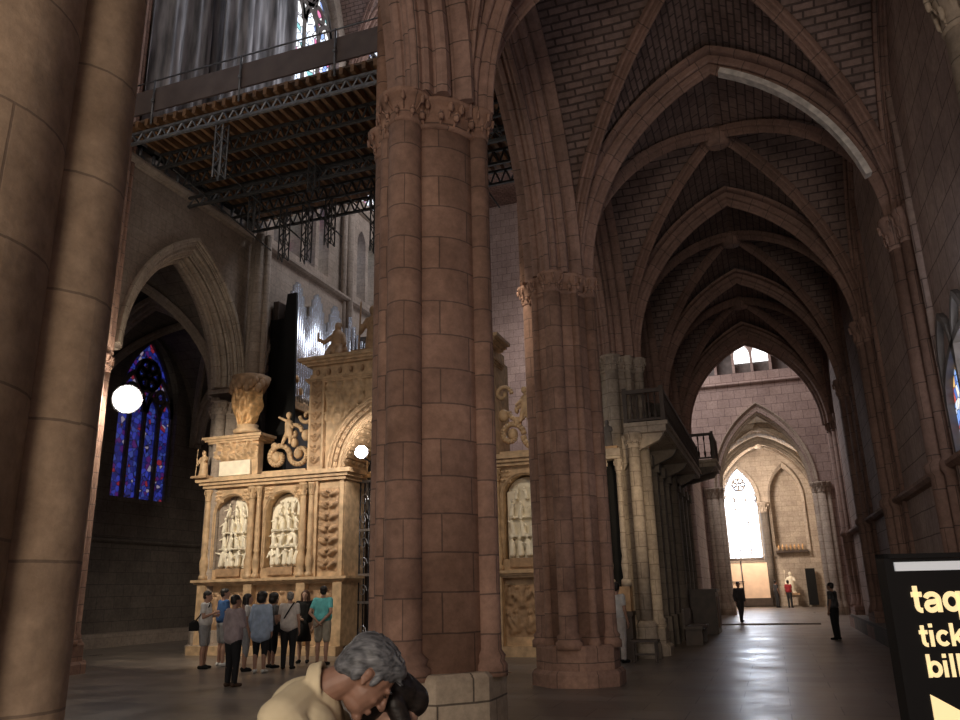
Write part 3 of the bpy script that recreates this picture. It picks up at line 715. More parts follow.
for mir in (False, True):
    X = (lambda d: SX+d) if mir else (lambda d: SX-d)     # distance from the centre
    def bx(mb, d0, d1, y0, y1, z0, z1):
        a, b_ = sorted((X(d0), X(d1))); mb.box(a, b_, y0, y1, z0, z1); return mb
    def sp(d0, d1): return sorted((X(d0), X(d1)))
    E1 = 5.62 if mir else 6.35
    b = MB(); bx(b, 1.62, E1, SY+.12, SY+1.3, .0, 1.9); bx(b, 1.62, E1+.12, SY-.28, SY+.3, 0, .24); sb(b, 'base_wall', M['alab'])
    for d0, d1, sd in ((4.75, 5.5 if mir else 6.2, 1), (3.0, 4.5, 2), (1.75, 2.75, 3)):
        a, c = sp(d0, d1); sb(place(relief(abs(d1-d0), 1.25, sd+20, .16, 44), a, SY+.13, .45), 'base_relief', M['alabd'])
    for d in ((5.5 if mir else 6.22), 4.62, 2.88, 1.72):
        b = MB(); bx(b, d-.14, d+.14, SY-.12, SY+.4, .24, 1.9); sb(b, 'pedestal', M['alab'])
    a, c = sp(1.62, E1); b = MB(); mould(b, a, c, SY, 1.88, .18, .2); sb(b, 'lower_cornice', M['alab'])
    # wall with two niches
    b = MB(); pierced(b, 'x', SY+.05, SY+.5, a if mir else X(E1), (X(E1) if mir else c), 2.06, 4.75, ([] if mir else [(X(5.42), .60, 2.34, 3.92, 4.5)])+[ (X(3.65), .60, 2.34, 3.92, 4.5)]+([] if 1 else [])); sb(b, 'niche_wall', M['alab'])
    b = MB(); bx(b, 1.62, 5.3, SY+.5, SY+1.3, 1.9, 4.8); bx(b, 5.3, E1, SY+.49, SY+.6, 1.9, 4.8); sb(b, 'back_wall', M['alab'])
    for d, sd in (((3.65, 6),) if mir else ((5.42, 5), (3.65, 6))):
        figpanel(X(d), sd+(10 if mir else 0))
        b = MB(); rib(b, 'x', SY+.04, X(d), .63, 3.92, 4.54, .12, .06, 12, leg=1.55); sb(b, 'niche_arch', M['alab'])
        b = MB(); bx(b, d-.42, d+.42, SY-.02, SY+.3, 2.14, 2.36); sb(b, 'name_tablet', M['alabd'])
        for s_ in (-1, 1):
            sb(place(relief(.34, .34, 41+sd+s_, .1, 16, 3, 'scroll'), X(d)+s_*.5-.17, SY+.05, 4.3), 'spandrel_carving', M['alab'])
    # baluster columns and pilasters
    for d, r_ in ((5.5 if mir else 6.22, .11), (4.66, .12), (4.42, .09), (2.92, .12), (2.66, .09)):
        b = MB(); z = 2.06; prof = [(r_*1.3, z), (r_*1.3, z+.1), (r_*.8, z+.16), (r_*1.15, z+.32), (r_*1.25, z+.5), (r_*.75, z+.72), (r_*1.05, z+.8), (r_*.8, z+.9), (r_*.95, z+1.3), (r_*.78, z+1.9), (r_*.72, z+2.28)]
        b.lathe(X(d), SY-.06, prof, 14); leaf_capital(b, X(d), SY-.06, r_*.75, z+2.26, z+2.62, 4, 6, 1.6); sb(b, 'baluster_column', M['alab'])
    sb(place(relief(.72, 2.3, 9+mir, .2, 30, 7, 'scroll'), sp(1.78, 2.5)[0], SY+.06, 2.2), 'grotesque_panel', M['alabd'], label='dark brown carved upright panel')
    b = MB(); 
    for d in (1.70, 2.54): bx(b, d-.06, d+.06, SY-.03, SY+.3, 2.06, 4.72)
    sb(b, 'pilaster', M['alab'])
    b = MB(); mould(b, a, c, SY, 4.72, .30, .26); sb(b, 'main_cornice', M['alab'])
    # attic left of the arch
    b = MB(); bx(b, 4.66, E1-.2, SY+.1, SY+(.6 if mir else .35), 5.0, 6.1); sb(b, 'attic_block', M['alab'])
    b = MB(); bx(b, 4.85, E1-.4, SY-.02, SY+.2, 5.08, 5.52); sb(b, 'inscription_panel', M['alab2'], label='pale smooth panel')
    sb(place(relief(E1-4.85, .52, 31+mir, .25, 50, 5, 'figures'), sp(4.66, E1-.19)[0], SY+.1, 5.56), 'attic_relief', M['alab'])
    a2, c2 = sp(4.6, E1-.05); b = MB(); mould(b, a2, c2, SY, 6.08, .2, .22, .6); sb(b, 'attic_cornice', M['alab'])
    # scroll and putto between attic and arch
    b = MB()
    def spiral(cx_, cz_, r0, turns, dirn, r_):
        P = []
        for k in range(26):
            t = k/25; an = dirn*2*PI*turns*t; rr = r0*(1-.85*t); P.append((cx_+rr*math.cos(an)*dirn, SY+.25, cz_+rr*math.sin(an)))
        b.path(P, r_, 7)
    sg = 1 if mir else -1
    spiral(X(4.05), 5.55, .42, 1.3, -sg, .085); spiral(X(3.3), 5.6, .36, 1.2, sg, .08); spiral(X(3.55), 6.25, .3, 1.1, -sg, .07); spiral(X(3.1), 6.75, .25, 1.1, sg, .06)
    b.box(*sp(3.0, 4.5), SY+.1, SY+.9, 5.0, 5.14)
    for k, (d, z, s_) in enumerate(((4.1, 5.55, .16), (3.35, 5.62, .14), (3.1, 6.15, .15), (3.5, 5.95, .12), (4.2, 5.9, .1))):
        b.ell((X(d), SY+.25, z), (s_, s_, s_*1.2), 10, 7)
    sb(b, 'scroll', M['alab'])
    b = MB(); x = X(3.72); z = 6.25
    b.caps((x, SY+.25, z), (x, SY+.25, z+.3), .12, .13); b.ell((x, SY+.22, z+.56), (.09, .09, .11)); b.caps((x, SY+.2, z+.36), (x+sg*.28, SY+.12, z+.5), .05, .035); b.caps((x, SY+.2, z+.36), (x-sg*.22, SY+.12, z+.14), .05, .035)
    b.caps((x-.07, SY+.25, z), (x-.1, SY+.1, z-.3), .075, .05); b.caps((x+.07, SY+.25, z), (x+.12, SY+.15, z-.3), .075, .05)
    fg = remeshed(b, 'putto', M['alab'], None, .02, 1); fg.data.transform(Matrix.Translation((-SX, -SY, 0))); fg.parent = scr
    # arch block
    b = MB(); bx(b, 2.36, 2.86, SY-.05, SY+1.5, 5.0, 7.9); sb(b, 'upper_pilaster', M['alab'])
    b = MB(); rr_ = sb(place(relief(.36, 2.6, 51+mir, .12, 18, 8, 'scroll'), sp(2.43, 2.79)[0], SY-.05, 5.15), 'pilaster_relief', M['alabd'])
b = MB(); pierced(b, 'x', SY+.05, SY+1.5, SX-2.4, SX+2.4, 4.86, 7.9, [(SX, 1.72, 4.86, 4.86, 6.58)], 16); sb(b, 'arch_wall', M['alab'])
b = MB(); rib(b, 'x', SY+.02, SX, 2.2, 4.96, 7.16, .18, .10, 24); rib(b, 'x', SY+.03, SX, 2.0, 4.96, 6.96, .12, .07, 24); rib(b, 'x', SY+.04, SX, 1.8, 4.96, 6.76, .22, .10, 24); sb(b, 'archivolt', M['alab'])
b = MB()
for k in range(30):
    an = PI*(k+.5)/30; b.ell((SX-1.98*math.cos(an), SY+.0, 4.96+1.98*math.sin(an)), (.05, .05, .05), 8, 5)
sb(b, 'arch_beading', M['alabd'])
b = MB()
for k in range(22):                                  # coffers of the soffit
    an = PI*(k+.5)/22
    for q in range(4):
        r_ = 1.72; p = (SX-r_*math.cos(an), SY+.22+q*.34, 4.9+r_*math.sin(an))
        b.ell(p, (.07, .09, .07), 6, 4)
    b.tube((SX-1.7*math.cos(PI*k/22), SY+.05, 4.88+1.7*math.sin(PI*k/22)), (SX-1.7*math.cos(PI*k/22), SY+1.45, 4.88+1.7*math.sin(PI*k/22)), .035, 5)
sb(b, 'soffit_coffers', M['alab'])
for s_ in (-1, 1):
    r_ = relief(1.3, 1.5, 60+s_, .14, 34, 5, 'figures')
    x0 = SX-2.36 if s_ < 0 else SX+1.06
    r_.v = [p for p in r_.v]; place(r_, x0, SY+.06, 6.35)
    keep = [i for i, f in enumerate(r_.f) if all(math.hypot(r_.v[k][0]-SX, r_.v[k][2]-4.96) > 2.24 for k in f)]
    r_.f = [r_.f[i] for i in keep]; r_.uv = [r_.uv[i] for i in keep]; r_.sm = [r_.sm[i] for i in keep]
    sb(r_, 'spandrel_relief', M['alab'])
b = MB(); b.box(SX-2.8, SX+2.8, SY-.02, SY+1.4, 7.75, 8.2); mould(b, SX-2.86, SX+2.86, SY-.02, 7.62, .16, .12); mould(b, SX-2.86, SX+2.86, SY-.02, 8.15, .24, .30); sb(b, 'top_entablature', M['alab'])
b = MB()
for k in range(15): b.ell((SX-2.6+k*.37, SY-.05, 7.95), (.07, .06, .1), 8, 5)
sb(b, 'frieze_carving', M['alabd'])
# statues on top (each could be lifted off)
def statue(x, y, z, label, seated=True, h=1.15, flip=1, mat=None, voxel=.03, group=None):
    s = h/1.15; b = MB()
    def P(u, v, w): return (x+flip*u*s, y+v*s, z+w*s)
    if seated:
        b.ell(P(0, 0, .28), (.34*s, .26*s, .28*s)); b.caps(P(.02, 0, .3), P(.0, 0, .78), .22*s, .17*s); b.ell(P(.02, -.03, 1.0), (.105*s, .11*s, .13*s))
        b.caps(P(-.18, 0, .74), P(-.36, -.14, .55), .08*s, .06*s); b.caps(P(-.36, -.14, .55), P(-.52, -.2, .66), .06*s, .045*s); b.caps(P(-.52, -.2, .6), P(-.54, -.2, .86), .035*s, .03*s)
        b.caps(P(.18, 0, .74), P(.3, -.1, .45), .08*s, .06*s); b.caps(P(.16, -.1, .35), P(.18, -.3, .1), .12*s, .1*s); b.caps(P(-.12, -.1, .35), P(-.16, -.3, .1), .12*s, .1*s)
        b.ell(P(.02, .02, 1.1), (.12*s, .12*s, .07*s))
    else:
        b.caps(P(0, 0, .12), P(.02, 0, .82), .19*s, .14*s); b.ell(P(0, -.02, 1.05), (.09*s, .09*s, .12*s)); b.caps(P(-.14, 0, .84), P(-.26, -.1, .55), .07*s, .05*s)
        b.caps(P(.14, 0, .84), P(.2, -.2, .7), .07*s, .05*s); b.ell(P(.0, 0, .1), (.24*s, .22*s, .12*s)); b.caps(P(-.3, -.1, .1), P(-.26, -.1, 1.25), .022*s, .022*s)
    o = remeshed(b, 'statue', mat or M['gilt'], None, voxel, 2)
    o.data.transform(Matrix.Translation((-x, -y, -z))); o.location = (x, y, z)
    tag(o, label, 'statue', group); bs = MB().box(-.38*s, .38*s, -.3*s, .3*s, -.0, .1*s).build('pedestal', M['alabd'], o)
    return o
statue(-11.75, 20.15, 8.39, 'dark gilt seated statue holding up a book on top of the screen arch', True, 1.2, 1, M['alabd'], .025)
statue(-10.55, 20.2, 8.39, 'standing statue with a staff on top of the screen, against the dark pier edge', False, 1.6, 1, M['alabd'], .025)
statue(-7.4, 20.15, 8.39, 'seated statue on the hidden right side of the screen arch', True, 1.2, -1, M['alabd'], .03)
statue(-15.95, 19.62, 5.02, 'small robed figure at the left corner of the attic beside the pale panel', False, .85, 1, M['alab'], .02)
# gilt shield relief on the pier above the left attic
root = empty('carved_console', (-14.62, 19.85, 6.3), 0, 'gilded folded shield console below the shafts above the left attic', 'console')
b = MB(); nu, nz = 22, 22
for j in range(nz+1):
    z = j/nz; hw = .22+.36*math.sin(min(1, z*1.25)*PI*.5)*(1-.25*z)
    for i in range(nu+1):
        t = -1+2*i/nu; fold = .055*math.sin(9*t+5*z)+.04*math.sin(19*t*(1-z*.4)-8*z)
        b.v.append((t*hw, -.38*math.sqrt(max(0, 1-t*t))*(.7+.5*z)-fold, .25+z*1.15))
for j in range(nz):
    for i in range(nu): a_ = j*(nu+1)+i; b.face((a_, a_+1, a_+nu+2, a_+nu+1), None, True)
b.build('folded_shield', M['gilt'], root)
b = MB(); b.lathe(0, 0, [(.34, 0), (.42, .04), (.42, .12), (.3, .2), (.34, .28)], 16); b.build('console_foot', M['alab'], root)
b = MB()
for k in range(14):
    an = PI+PI*(k+.5)/14; b.ell((.55*math.cos(an), .45*math.sin(an)+.02, 1.5+.12*math.sin(k*2.1)), (.12, .12, .16), 8, 6); b.ell((.42*math.cos(an), .34*math.sin(an), 1.72), (.1, .1, .12), 8, 6)
b.lathe(0, .05, [(.40, 1.3), (.55, 1.6), (.6, 1.8), (.5, 1.84)], 16); b.build('leaf_crown', M['alabd'], root)
b = MB(); b.lathe(-.0, .12, [(.2, 1.8), (.2, 6.65)], 14); b.lathe(-.28, .2, [(.1, 1.8), (.1, 6.65)], 10); b.lathe(.26, .2, [(.1, 1.8), (.1, 6.65)], 10); trim(MB(), M['nwall']) if 0 else b.build('vault_shaft', M['nwall'], root)
# iron gate inside the arch
root = empty('iron_gate', (SX, SY+.9, 0), 0, 'black wrought iron gate with bright ornament under the screen arch', 'gate')
b = MB()
for k in range(23):
    x = -1.6+3.2*k/22; b.tube((x, 0, 0), (x, 0, 4.7), .022, 6)
    for q in range(6): b.ell((x, 0, .5+q*.8), (.04, .03, .07), 6, 4)
b.build('bars', M['iron'], root)
b = MB()
for z in (.1, 1.3, 2.05, 3.3, 4.7): b.box(-1.65, 1.65, -.03, .03, z, z+.07)
b.build('rails', M['silver'], root)
b = MB(); rnd = random.Random(4)
for z in (.35, 1.45, 2.2, 2.75, 3.45, 4.0):
    for k in range(11):
        x = -1.45+k*.29; P = []
        for t in range(12): an = t/11*2*PI*1.2+k; rr = .13*(1-.75*t/11); P.append((x+rr*math.cos(an), -.04, z+.2+rr*1.5*math.sin(an)))
        b.path(P, .014, 5)
b.build('scrollwork', M['silver'], root)
b = MB(); b.box(-1.66, 1.66, -.06, .06, 4.84, 5.0)
for k in range(12): x = -1.4+k*.255; b.tube((x, 0, 5.0), (x, 0, 5.5+.25*math.sin((k+.5)/12*PI)), .02, 5); b.ell((x, 0, 5.55+.25*math.sin((k+.5)/12*PI)), (.05, .03, .09), 6, 4)
b.build('crest_rail', M['gilt'], root)
# floodlights
def flood(name_label, loc, aim, r, strength, col):
    root = empty('floodlight', loc, 0, name_label, 'lamp')
    q = (Vector(aim)-Vector(loc)).to_track_quat('Z', 'Y').to_matrix()
    def tr(mb): mb.v = [tuple(q @ Vector(p)) for p in mb.v]; return mb
    tr(MB().lathe(0, 0, [(r*.5, -r*1.1), (r*.9, -r*.5), (r*1.12, 0), (r*1.12, .03)], 18)).build('housing', M['iron'], root)
    g = MB(); g.lathe(0, 0, [(r, .02), (r*.95, r*.3), (r*.7, r*.65), (r*.35, r*.85), (.01, r*.9)], 18, cap=False); tr(g).build('lens', emit(name_label[:18], col, strength), root)
    return root
f1 = flood('glaring floodlight on the slender north pier at the left', (-14.62, 14.95, 6.35), (-8.0, 4.0, 4.5), .33, 60, (1.0, .93, .80))
MB().box(-.35, -.1, -.05, .05, -.05, .05).build('bracket', M['iron'], f1)
f2 = flood('white floodlight shining inside the carved screen arch', (-10.42, 19.35, 5.36), (-6.0, 8.0, 4.0), .17, 60, (.95, .97, 1.0))
MB().tube((0, 0, -.1), (0, 1.35, -.35), .025).build('bracket', M['iron'], f2)
l = bpy.data.lights.new('floodlight_glow', 'POINT'); l.energy = 45; l.color = (1.0, .85, .66); l.shadow_soft_size = .2
o = bpy.data.objects.new('floodlight_glow', l); COL.objects.link(o); o.location = (-14.2, 14.3, 6.2)

# ------------------------------------------------------------------ organ and choir behind the screen
root = empty('organ_case', (-14.6, 23.3, 0), 0, 'tall silver organ pipes in a dark case behind the screen arch', 'organ')
b = MB(); b.box(-.4, .2, -1.9, 2.3, 0, 7.7); b.box(-.4, -.2, -1.9, 2.3, 7.7, 11.2); b.build('case', M['wood'], root)
b = MB(); b.box(-.4, .35, -2.0, -1.85, 0, 10.5); b.build('side_panel', M['blackw'], root)
zs_ = []
for k in range(30):
    y = -1.75+k*.135; h = 3.0+1.3*abs(math.sin(k*.33+.4)); zb = 7.75
    b = MB(); b.lathe(.12, y, [(.02, zb), (.066, zb+.35), (.066, zb+h)], 10); b.build('pipe', M['organ'], root)
b = MB(); b.box(-.2, .35, -1.9, 2.3, 7.5, 7.75)
for k in range(16): b.ell((.25, -1.8+k*.26, 8.1+.5*math.sin(k)), (.06, .12, .14), 7, 5)
b.build('carved_rail', M['gilt'], root)
root = empty('organ_case', (-10.6, 24.2, 0), 0, 'second bank of organ pipes seen just left of the dark central pier', 'organ')
b = MB(); b.box(-3.2, 1.5, .2, 1.0, 0, 10.6); b.build('case', M['wood'], root)
for k in range(26):
    x = -3.0+k*.165; h = 3.4-1.1*abs(math.sin(k*.38)); b = MB(); b.lathe(x, 0, [(.02, 7.6), (.07, 7.95), (.07, 7.95+h)], 10); b.build('pipe', M['organ'], root)
b = MB(); b.box(-3.3, 1.6, -.15, .4, 7.3, 7.6); b.build('carved_rail', M['gilt'], root)
# dark drape / tall dark choir hanging beside the organ
b = MB(); P = [(-15.0, 21.6), (-14.45, 21.55), (-14.15, 21.65)]
b.hexa([(-14.75, 21.15, 6.5), (-13.85, 21.15, 6.5), (-13.85, 21.25, 6.5), (-14.75, 21.25, 6.5), (-14.3, 21.15, 11.3), (-13.95, 21.15, 11.3), (-13.95, 21.25, 11.3), (-14.3, 21.25, 11.3)]); tag(b.build('hanging_cloth', M['blackw']), 'narrow black cloth hanging beside the organ pipes', 'cloth')

# choir flank facing the aisle
b = MB(); b.box(-3.35, -2.98, 21.2, 33.0, 0, 5.2)
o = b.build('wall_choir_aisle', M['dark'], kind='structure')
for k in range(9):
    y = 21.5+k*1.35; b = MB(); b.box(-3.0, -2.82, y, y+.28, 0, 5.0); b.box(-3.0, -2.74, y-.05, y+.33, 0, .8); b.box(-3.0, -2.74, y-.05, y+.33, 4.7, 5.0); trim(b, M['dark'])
b = MB(); b.box(-4.3, -3.75, 21.1, 32.2, 5.2, 12.4); b.build('wall_organ_back', M['wood'], kind='structure')
def gallery(loc, x0, x1, y0, y1, z0, z1, label, brackets):
    root = empty('gallery_balcony', loc, 0, label, 'balcony', None)
    L0 = Vector(loc)
    def g(mb, nm, mt): mb.v = [tuple(Vector(p)-L0) for p in mb.v]; return mb.build(nm, mt, root)
    b = MB(); b.box(x0, x1, y0, y1, z0, z0+.16); b.box(x0, x1+.06, y0-.06, y1+.06, z0+.16, z0+.26); g(b, 'slab', M['pale'])
    b = MB(); b.box(x0, x1, y0, y0+.08, z1-.1, z1); b.box(x1-.08, x1, y0, y1, z1-.1, z1); b.box(x0, x1, y0, y0+.06, z0+.3, z0+.36); b.box(x1-.06, x1, y0, y1, z0+.3, z0+.36)
    for x, y in ((x0+.06, y0+.04), (x1-.04, y0+.04), (x1-.04, y1-.04)): b.box(x-.05, x+.05, y-.05, y+.05, z0+.26, z1+.05)
    g(b, 'handrail', M['wood'])
    n = 7
    pts = [(x0+(x1-x0)*(k+.5)/n, y0+.04) for k in range(n)]+[(x1-.04, y0+(y1-y0)*(k+.5)/int((y1-y0)/.2+1)) for k in range(int((y1-y0)/.2+1))]
    for x, y in pts: 
        b = MB().lathe(x, y, [(.025, z0+.36), (.045, z0+.5), (.02, z0+.62), (.018, z1-.3), (.035, z1-.2), (.02, z1-.1)], 8); g(b, 'baluster', M['wood'])
    for y in brackets:
        b = MB(); P = [(x0-.1, z0-.9), (x0-.1, z0), (x1-.05, z0), (x1-.2, z0-.2), (x0+.25, z0-.45)]
        for yy in (y, y+.22):
            for x, z in P: b.v.append((x, yy, z))
        m_ = len(P); b.face(tuple(range(m_))); b.face(tuple(m_+i for i in reversed(range(m_))))
        for i in range(m_): j = (i+1) % m_; b.face((i, j, m_+j, m_+i))
        fixn(g(b, 'bracket', M['pale'] if y < 21 else M['dark']))
gallery((-2.9, 20.0, 5.3), -3.15, -2.12, 19.7, 29.6, 5.3, 6.42, 'dark railed gallery high on the choir flank nearest the lit pier', (19.8, 22.6, 25.4, 28.2))
gallery((-2.7, 30.6, 5.9), -3.1, -1.55, 29.9, 32.2, 5.75, 7.0, 'smaller dark railed balcony jutting out farther along the choir flank', (30.0, 31.6))
# side altar against the third pier
root = empty('side_altar', (-3.52, 19.1, 0), 0, 'small side altar with slender carved columns left of the warm lit shafts', 'altar')
b = MB(); b.box(-.42, .32, .0, .45, 0, .95); b.box(-.45, .35, -.06, .45, .95, 1.05); b.build('altar_table', M['wood'], root)
for k, x in enumerate((-.14, .24)):
    b = MB(); b.lathe(x, .1, [(.12, 1.6), (.12, 1.75), (.07, 1.8), (.1, 2.1), (.065, 2.3), (.085, 2.5), (.07, 2.9), (.065, 4.3)], 14); leaf_capital(b, x, .1, .065, 4.25, 4.6, k, 6, 1.7); b.build('altar_column', M['pale'], root)
b = MB(); b.box(-.4, .32, -.02, .4, 1.05, 1.6); b.build('predella', M['alabd'], root)
b = MB(); b.box(-.4, .34, -.08, .4, 4.6, 4.85); b.build('altar_entablature', M['pale'], root)
b = MB(); b.box(-.1, .2, .3, .4, 1.6, 4.6); b.build('recess_shade_panel', M['blackw'], root)  # solid black panel paints the shade of a recess between the columns
statue(-3.5, 19.25, 4.85, 'small dark statue on the side altar entablature', False, .75, 1, M['lead'], .02)
# the column that carries the gallery corner
root = empty('gallery_column', (-2.93, 19.55, 0), 0, 'slender warm lit column holding the gallery corner', 'column')
MB().lathe(0, 0, [(.30, 0), (.30, .3), (.24, .42), (.22, .6), (.26, .72), (.17, .82)], 16).build('base', M['pale'], root)
MB().lathe(0, 0, [(.15, .8), (.145, 4.95)], 18).build('shaft', M['pale'], root)
b = MB(); leaf_capital(b, 0, 0, .145, 4.9, 5.29, 3, 8, 1.55); b.build('capital', M['pale'], root)
# ------------------------------------------------------------------ scaffold platform over the nave
root = empty('scaffold_platform', (-9.6, 14.4, 13.2), 0, 'high scaffold deck with orange joists spanning the nave above the screen', 'scaffold')
def sc(mb, nm, mt, p=None, stuff=False):
    mb.v = [(x+9.6, y-14.4, z-13.2) for x, y, z in mb.v]; o = mb.build(nm, mt, p or root); return o
X0, X1 = -15.0, -4.0
def lattice(mb, y, z0, z1, x0, x1, pitch=.32, r=.03):
    mb.box(x0, x1, y-.04, y+.04, z1-.07, z1); mb.box(x0, x1, y-.04, y+.04, z0, z0+.07)
    n = int((x1-x0)/pitch)
    for k in range(n):
        a = x0+k*(x1-x0)/n; c = a+(x1-x0)/n
        mb.tube((a, y, z0+.04), ((a+c)/2, y, z1-.04), r, 5); mb.tube(((a+c)/2, y, z1-.04), (c, y, z0+.04), r, 5)
    return mb
for i, y in enumerate([14.4, 15.5, 16.6, 17.7, 18.8, 19.9]):
    b = MB(); lattice(b, y, 13.22 if i == 0 else 13.1, 13.58, X0, X1); sc(b, 'lattice_truss', M['steel'] if i == 0 else M['steeld'])
for k in range(36):
    x = X0+.12+k*(X1-X0-.24)/35; b = MB(); b.box(x-.05, x+.05, 14.22, 20.2, 13.60, 13.80); sc(b, 'timber_joist', M['joist'])
b = MB(); b.box(X0, X1, 14.3, 20.2, 13.80, 13.86); sc(b, 'deck_board', M['ply'])
b = MB(); b.box(X0-.1, X1, 14.26, 14.32, 14.02, 14.72); sc(b, 'toe_board', M['board'])
for k, x in enumerate((-14.1, -11.35, -8.6, -5.9)):
    b = MB(); b.tube((x, 14.22, 13.6), (x, 14.22, 14.95), .03, 6); b.ell((x, 14.2, 14.3), (.06, .05, .06), 6, 4); sc(b, 'guard_post', M['steel'])
b = MB(); b.tube((X0, 14.25, 14.95), (X1, 14.25, 14.95), .025, 6); sc(b, 'guard_rail', M['steel'])
def mast(x, y, z0, z1, w=.2, mt='steel'):
    b = MB()
    for dx in (-w/2, w/2):
        for dy in (-w/2, w/2): b.tube((x+dx, y+dy, z0), (x+dx, y+dy, z1), .025, 5)
    n = int((z1-z0)/.24)
    for k in range(n):
        za, zb = z0+k*(z1-z0)/n, z0+(k+1)*(z1-z0)/n; s = 1 if k % 2 else -1
        for d in (-w/2, w/2):
            b.tube((x-s*w/2, y+d, za), (x+s*w/2, y+d, zb), .016, 4); b.tube((x+d, y-s*w/2, za), (x+d, y+s*w/2, zb), .016, 4)
    sc(b, 'lattice_mast', M[mt])
mast(-12.05, 14.55, 11.75, 13.3, .22)
for x, y, z0 in ((-13.2, 17.6, 11.9), (-13.0, 18.9, 11.4), (-12.2, 18.9, 11.2), (-11.4, 18.9, 11.6), (-10.7, 16.8, 12.2), (-9.7, 18.6, 11.0), (-8.2, 17.5, 11.6)): mast(x, y, z0, 13.1, .22, 'steeld')
for y, z in ((16.9, 12.6),):
    b = MB(); lattice(b, y, z, z+.35, X0, X1, .4, .025); sc(b, 'lower_truss', M['steeld'])
b = MB()
for k in range(8): b.tube((-14.5+k*1.3, 15.6, 13.1), (-14.1+k*1.3, 19.8, 12.3), .025, 5)
sc(b, 'brace', M['steeld'])
for k in range(12):
    y = 14.9+k*.5; b = MB(); b.tube((-15.02, y, 13.16), (-15.02, y, 13.55), .045, 6); b.box(-15.12, -14.92, y-.08, y+.08, 13.14, 13.2); b.box(-15.1, -14.9, y-.1, y+.1, 13.5, 13.6); sc(b, 'prop', M['steel'])
b = MB(); b.box(-15.1, -14.92, 14.3, 20.3, 13.5, 13.62); sc(b, 'edge_beam', M['steeld'])
# dust sheets
def sheet(x0, y0, x1, y1, z0, z1, seed, label):
    b = MB(); nu, nz = 70, 8; d = Vector((x1-x0, y1-y0, 0)); L_ = d.length; d.normalize(); nn = Vector((-d.y, d.x, 0)); rnd = random.Random(seed); ph = [rnd.uniform(0, 6) for _ in range(5)]
    for j in range(nz+1):
        for i in range(nu+1):
            u = i/nu*L_; t = j/nz; am = .16-.06*t
            w = am*(math.sin(u*5.1+ph[0]+.4*t)+.5*math.sin(u*11.3+ph[1]-.8*t)+.3*math.sin(u*19+ph[2]))
            p = Vector((x0, y0, 0))+d*u+nn*w; b.v.append((p.x, p.y, z0+(z1-z0)*t))
    for j in range(nz):
        for i in range(nu): a = j*(nu+1)+i; b.face((a, a+1, a+nu+2, a+nu+1), None, True)
    o = b.build('dust_sheet', M['sheet'], None, label, 'sheet', 'dust sheets above the scaffold'); m_ = o.modifiers.new('t', 'SOLIDIFY'); m_.thickness = .01
    return o
sheet(-14.95, 14.75, -14.85, 17.6, 13.95, 24, 1, 'darker narrow grey dust sheet at the left above the scaffold')
sheet(-14.35, 17.0, -14.0, 20.3, 13.95, 24, 2, 'wide pale streaked dust sheet hanging above the scaffold deck')
# ------------------------------------------------------------------ far altar, furniture
root = empty('far_altar', (-1.7, 59.3, .13), 0, 'brightly lit peach altar front below the blazing far window', 'altar')
MB().box(-1.2, 1.3, .2, .6, .5, 2.85).build('altar_panel', plain('peach_lit_plaster', (.85, .62, .45), .7, 0, .15, 2), root)
MB().box(-1.3, 1.4, 0, .65, 0, .5).build('altar_step', M['wood'], root)
b = MB(); b.box(-1.4, 1.15, .0, .25, 3.0, 3.2); b.build('crossbar', M['wood'], root)
b = MB(); b.tube((-.4, .1, .5), (-.4, .1, 3.0), .04); b.tube((-1.2, .1, 1.6), (-.3, .1, 1.6), .03); b.build('lamp_pole', M['iron'], root)
spot('far_altar_light', (-1.4, 57.5, 3.9), (-1.6, 59.5, 1.6), 260, (1.0, .80, .6), 100, .6)
root = empty('retable_shelf', (1.3, 59.6, 3.6), 0, 'dark shelf with gleaming brass vessels in the blank far bay', 'shelf')
MB().box(-1.0, 1.1, 0, .35, 0, .15).build('shelf_board', M['wood'], root)
for k in range(7): tag(MB().lathe(.5+k*.26, 59.75, [(.05, 3.75), (.03, 3.82), (.08, 3.95), (.03, 4.15)], 10).build('brass_vessel', M['gilt']), 'brass vessel on the dark shelf in the far bay', 'vessel', 'brass vessels on the far shelf')
tag(MB().box(2.0, 2.6, 59.5, 59.8, .13, 2.5).build('chapel_door', M['blackw']), 'narrow black doorway at the right of the far bay', 'door')
root = statue(1.0, 59.3, .8, 'white statue on a block left of the far black doorway', False, 1.5, 1, M['alab2'], .04)
tag(MB().box(.7, 1.3, 59.0, 59.6, .13, .8).build('statue_block', M['pale']), 'pale block under the white statue far away', 'block')
root = empty('confessional', (-2.3, 29.5, 0), 0, 'low dark wooden confessional box against the choir flank', 'confessional')
MB().box(-.5, .35, -.8, .8, 0, 1.35).build('cabinet', M['wood'], root); MB().box(-.55, .4, -.85, .85, 1.35, 1.45).build('top_board', M['wood'], root)
b = MB(); b.box(.35, .38, -.6, -.05, .2, 1.2); b.box(.35, .38, .05, .6, .2, 1.2); b.build('door', M['ply'], root)
root = empty('bench', (-2.25, 24.4, 0), 0, 'dark low bench along the choir flank nearer than the confessional', 'bench')
MB().box(-.3, .25, -.9, .9, .42, .5).build('seat', M['wood'], root)
for y in (-.8, .75): MB().box(-.25, .2, y, y+.06, 0, .42).build('leg', M['wood'], root)
MB().box(-.3, -.24, -.9, .9, .5, .95).build('backrest', M['wood'], root)
root = empty('kneeler', (-2.85, 18.5, 0), 0, 'small dark wooden stool frame in front of the side altar', 'stool')
MB().box(-.3, .3, -.2, .2, .42, .47).build('seat', M['wood'], root)
for x in (-.26, .22):
    for y in (-.17, .13): MB().box(x, x+.04, y, y+.04, 0, .42).build('leg', M['wood'], root)
MB().box(-.26, .26, -.15, -.12, .15, .19).build('stretcher', M['wood'], root)

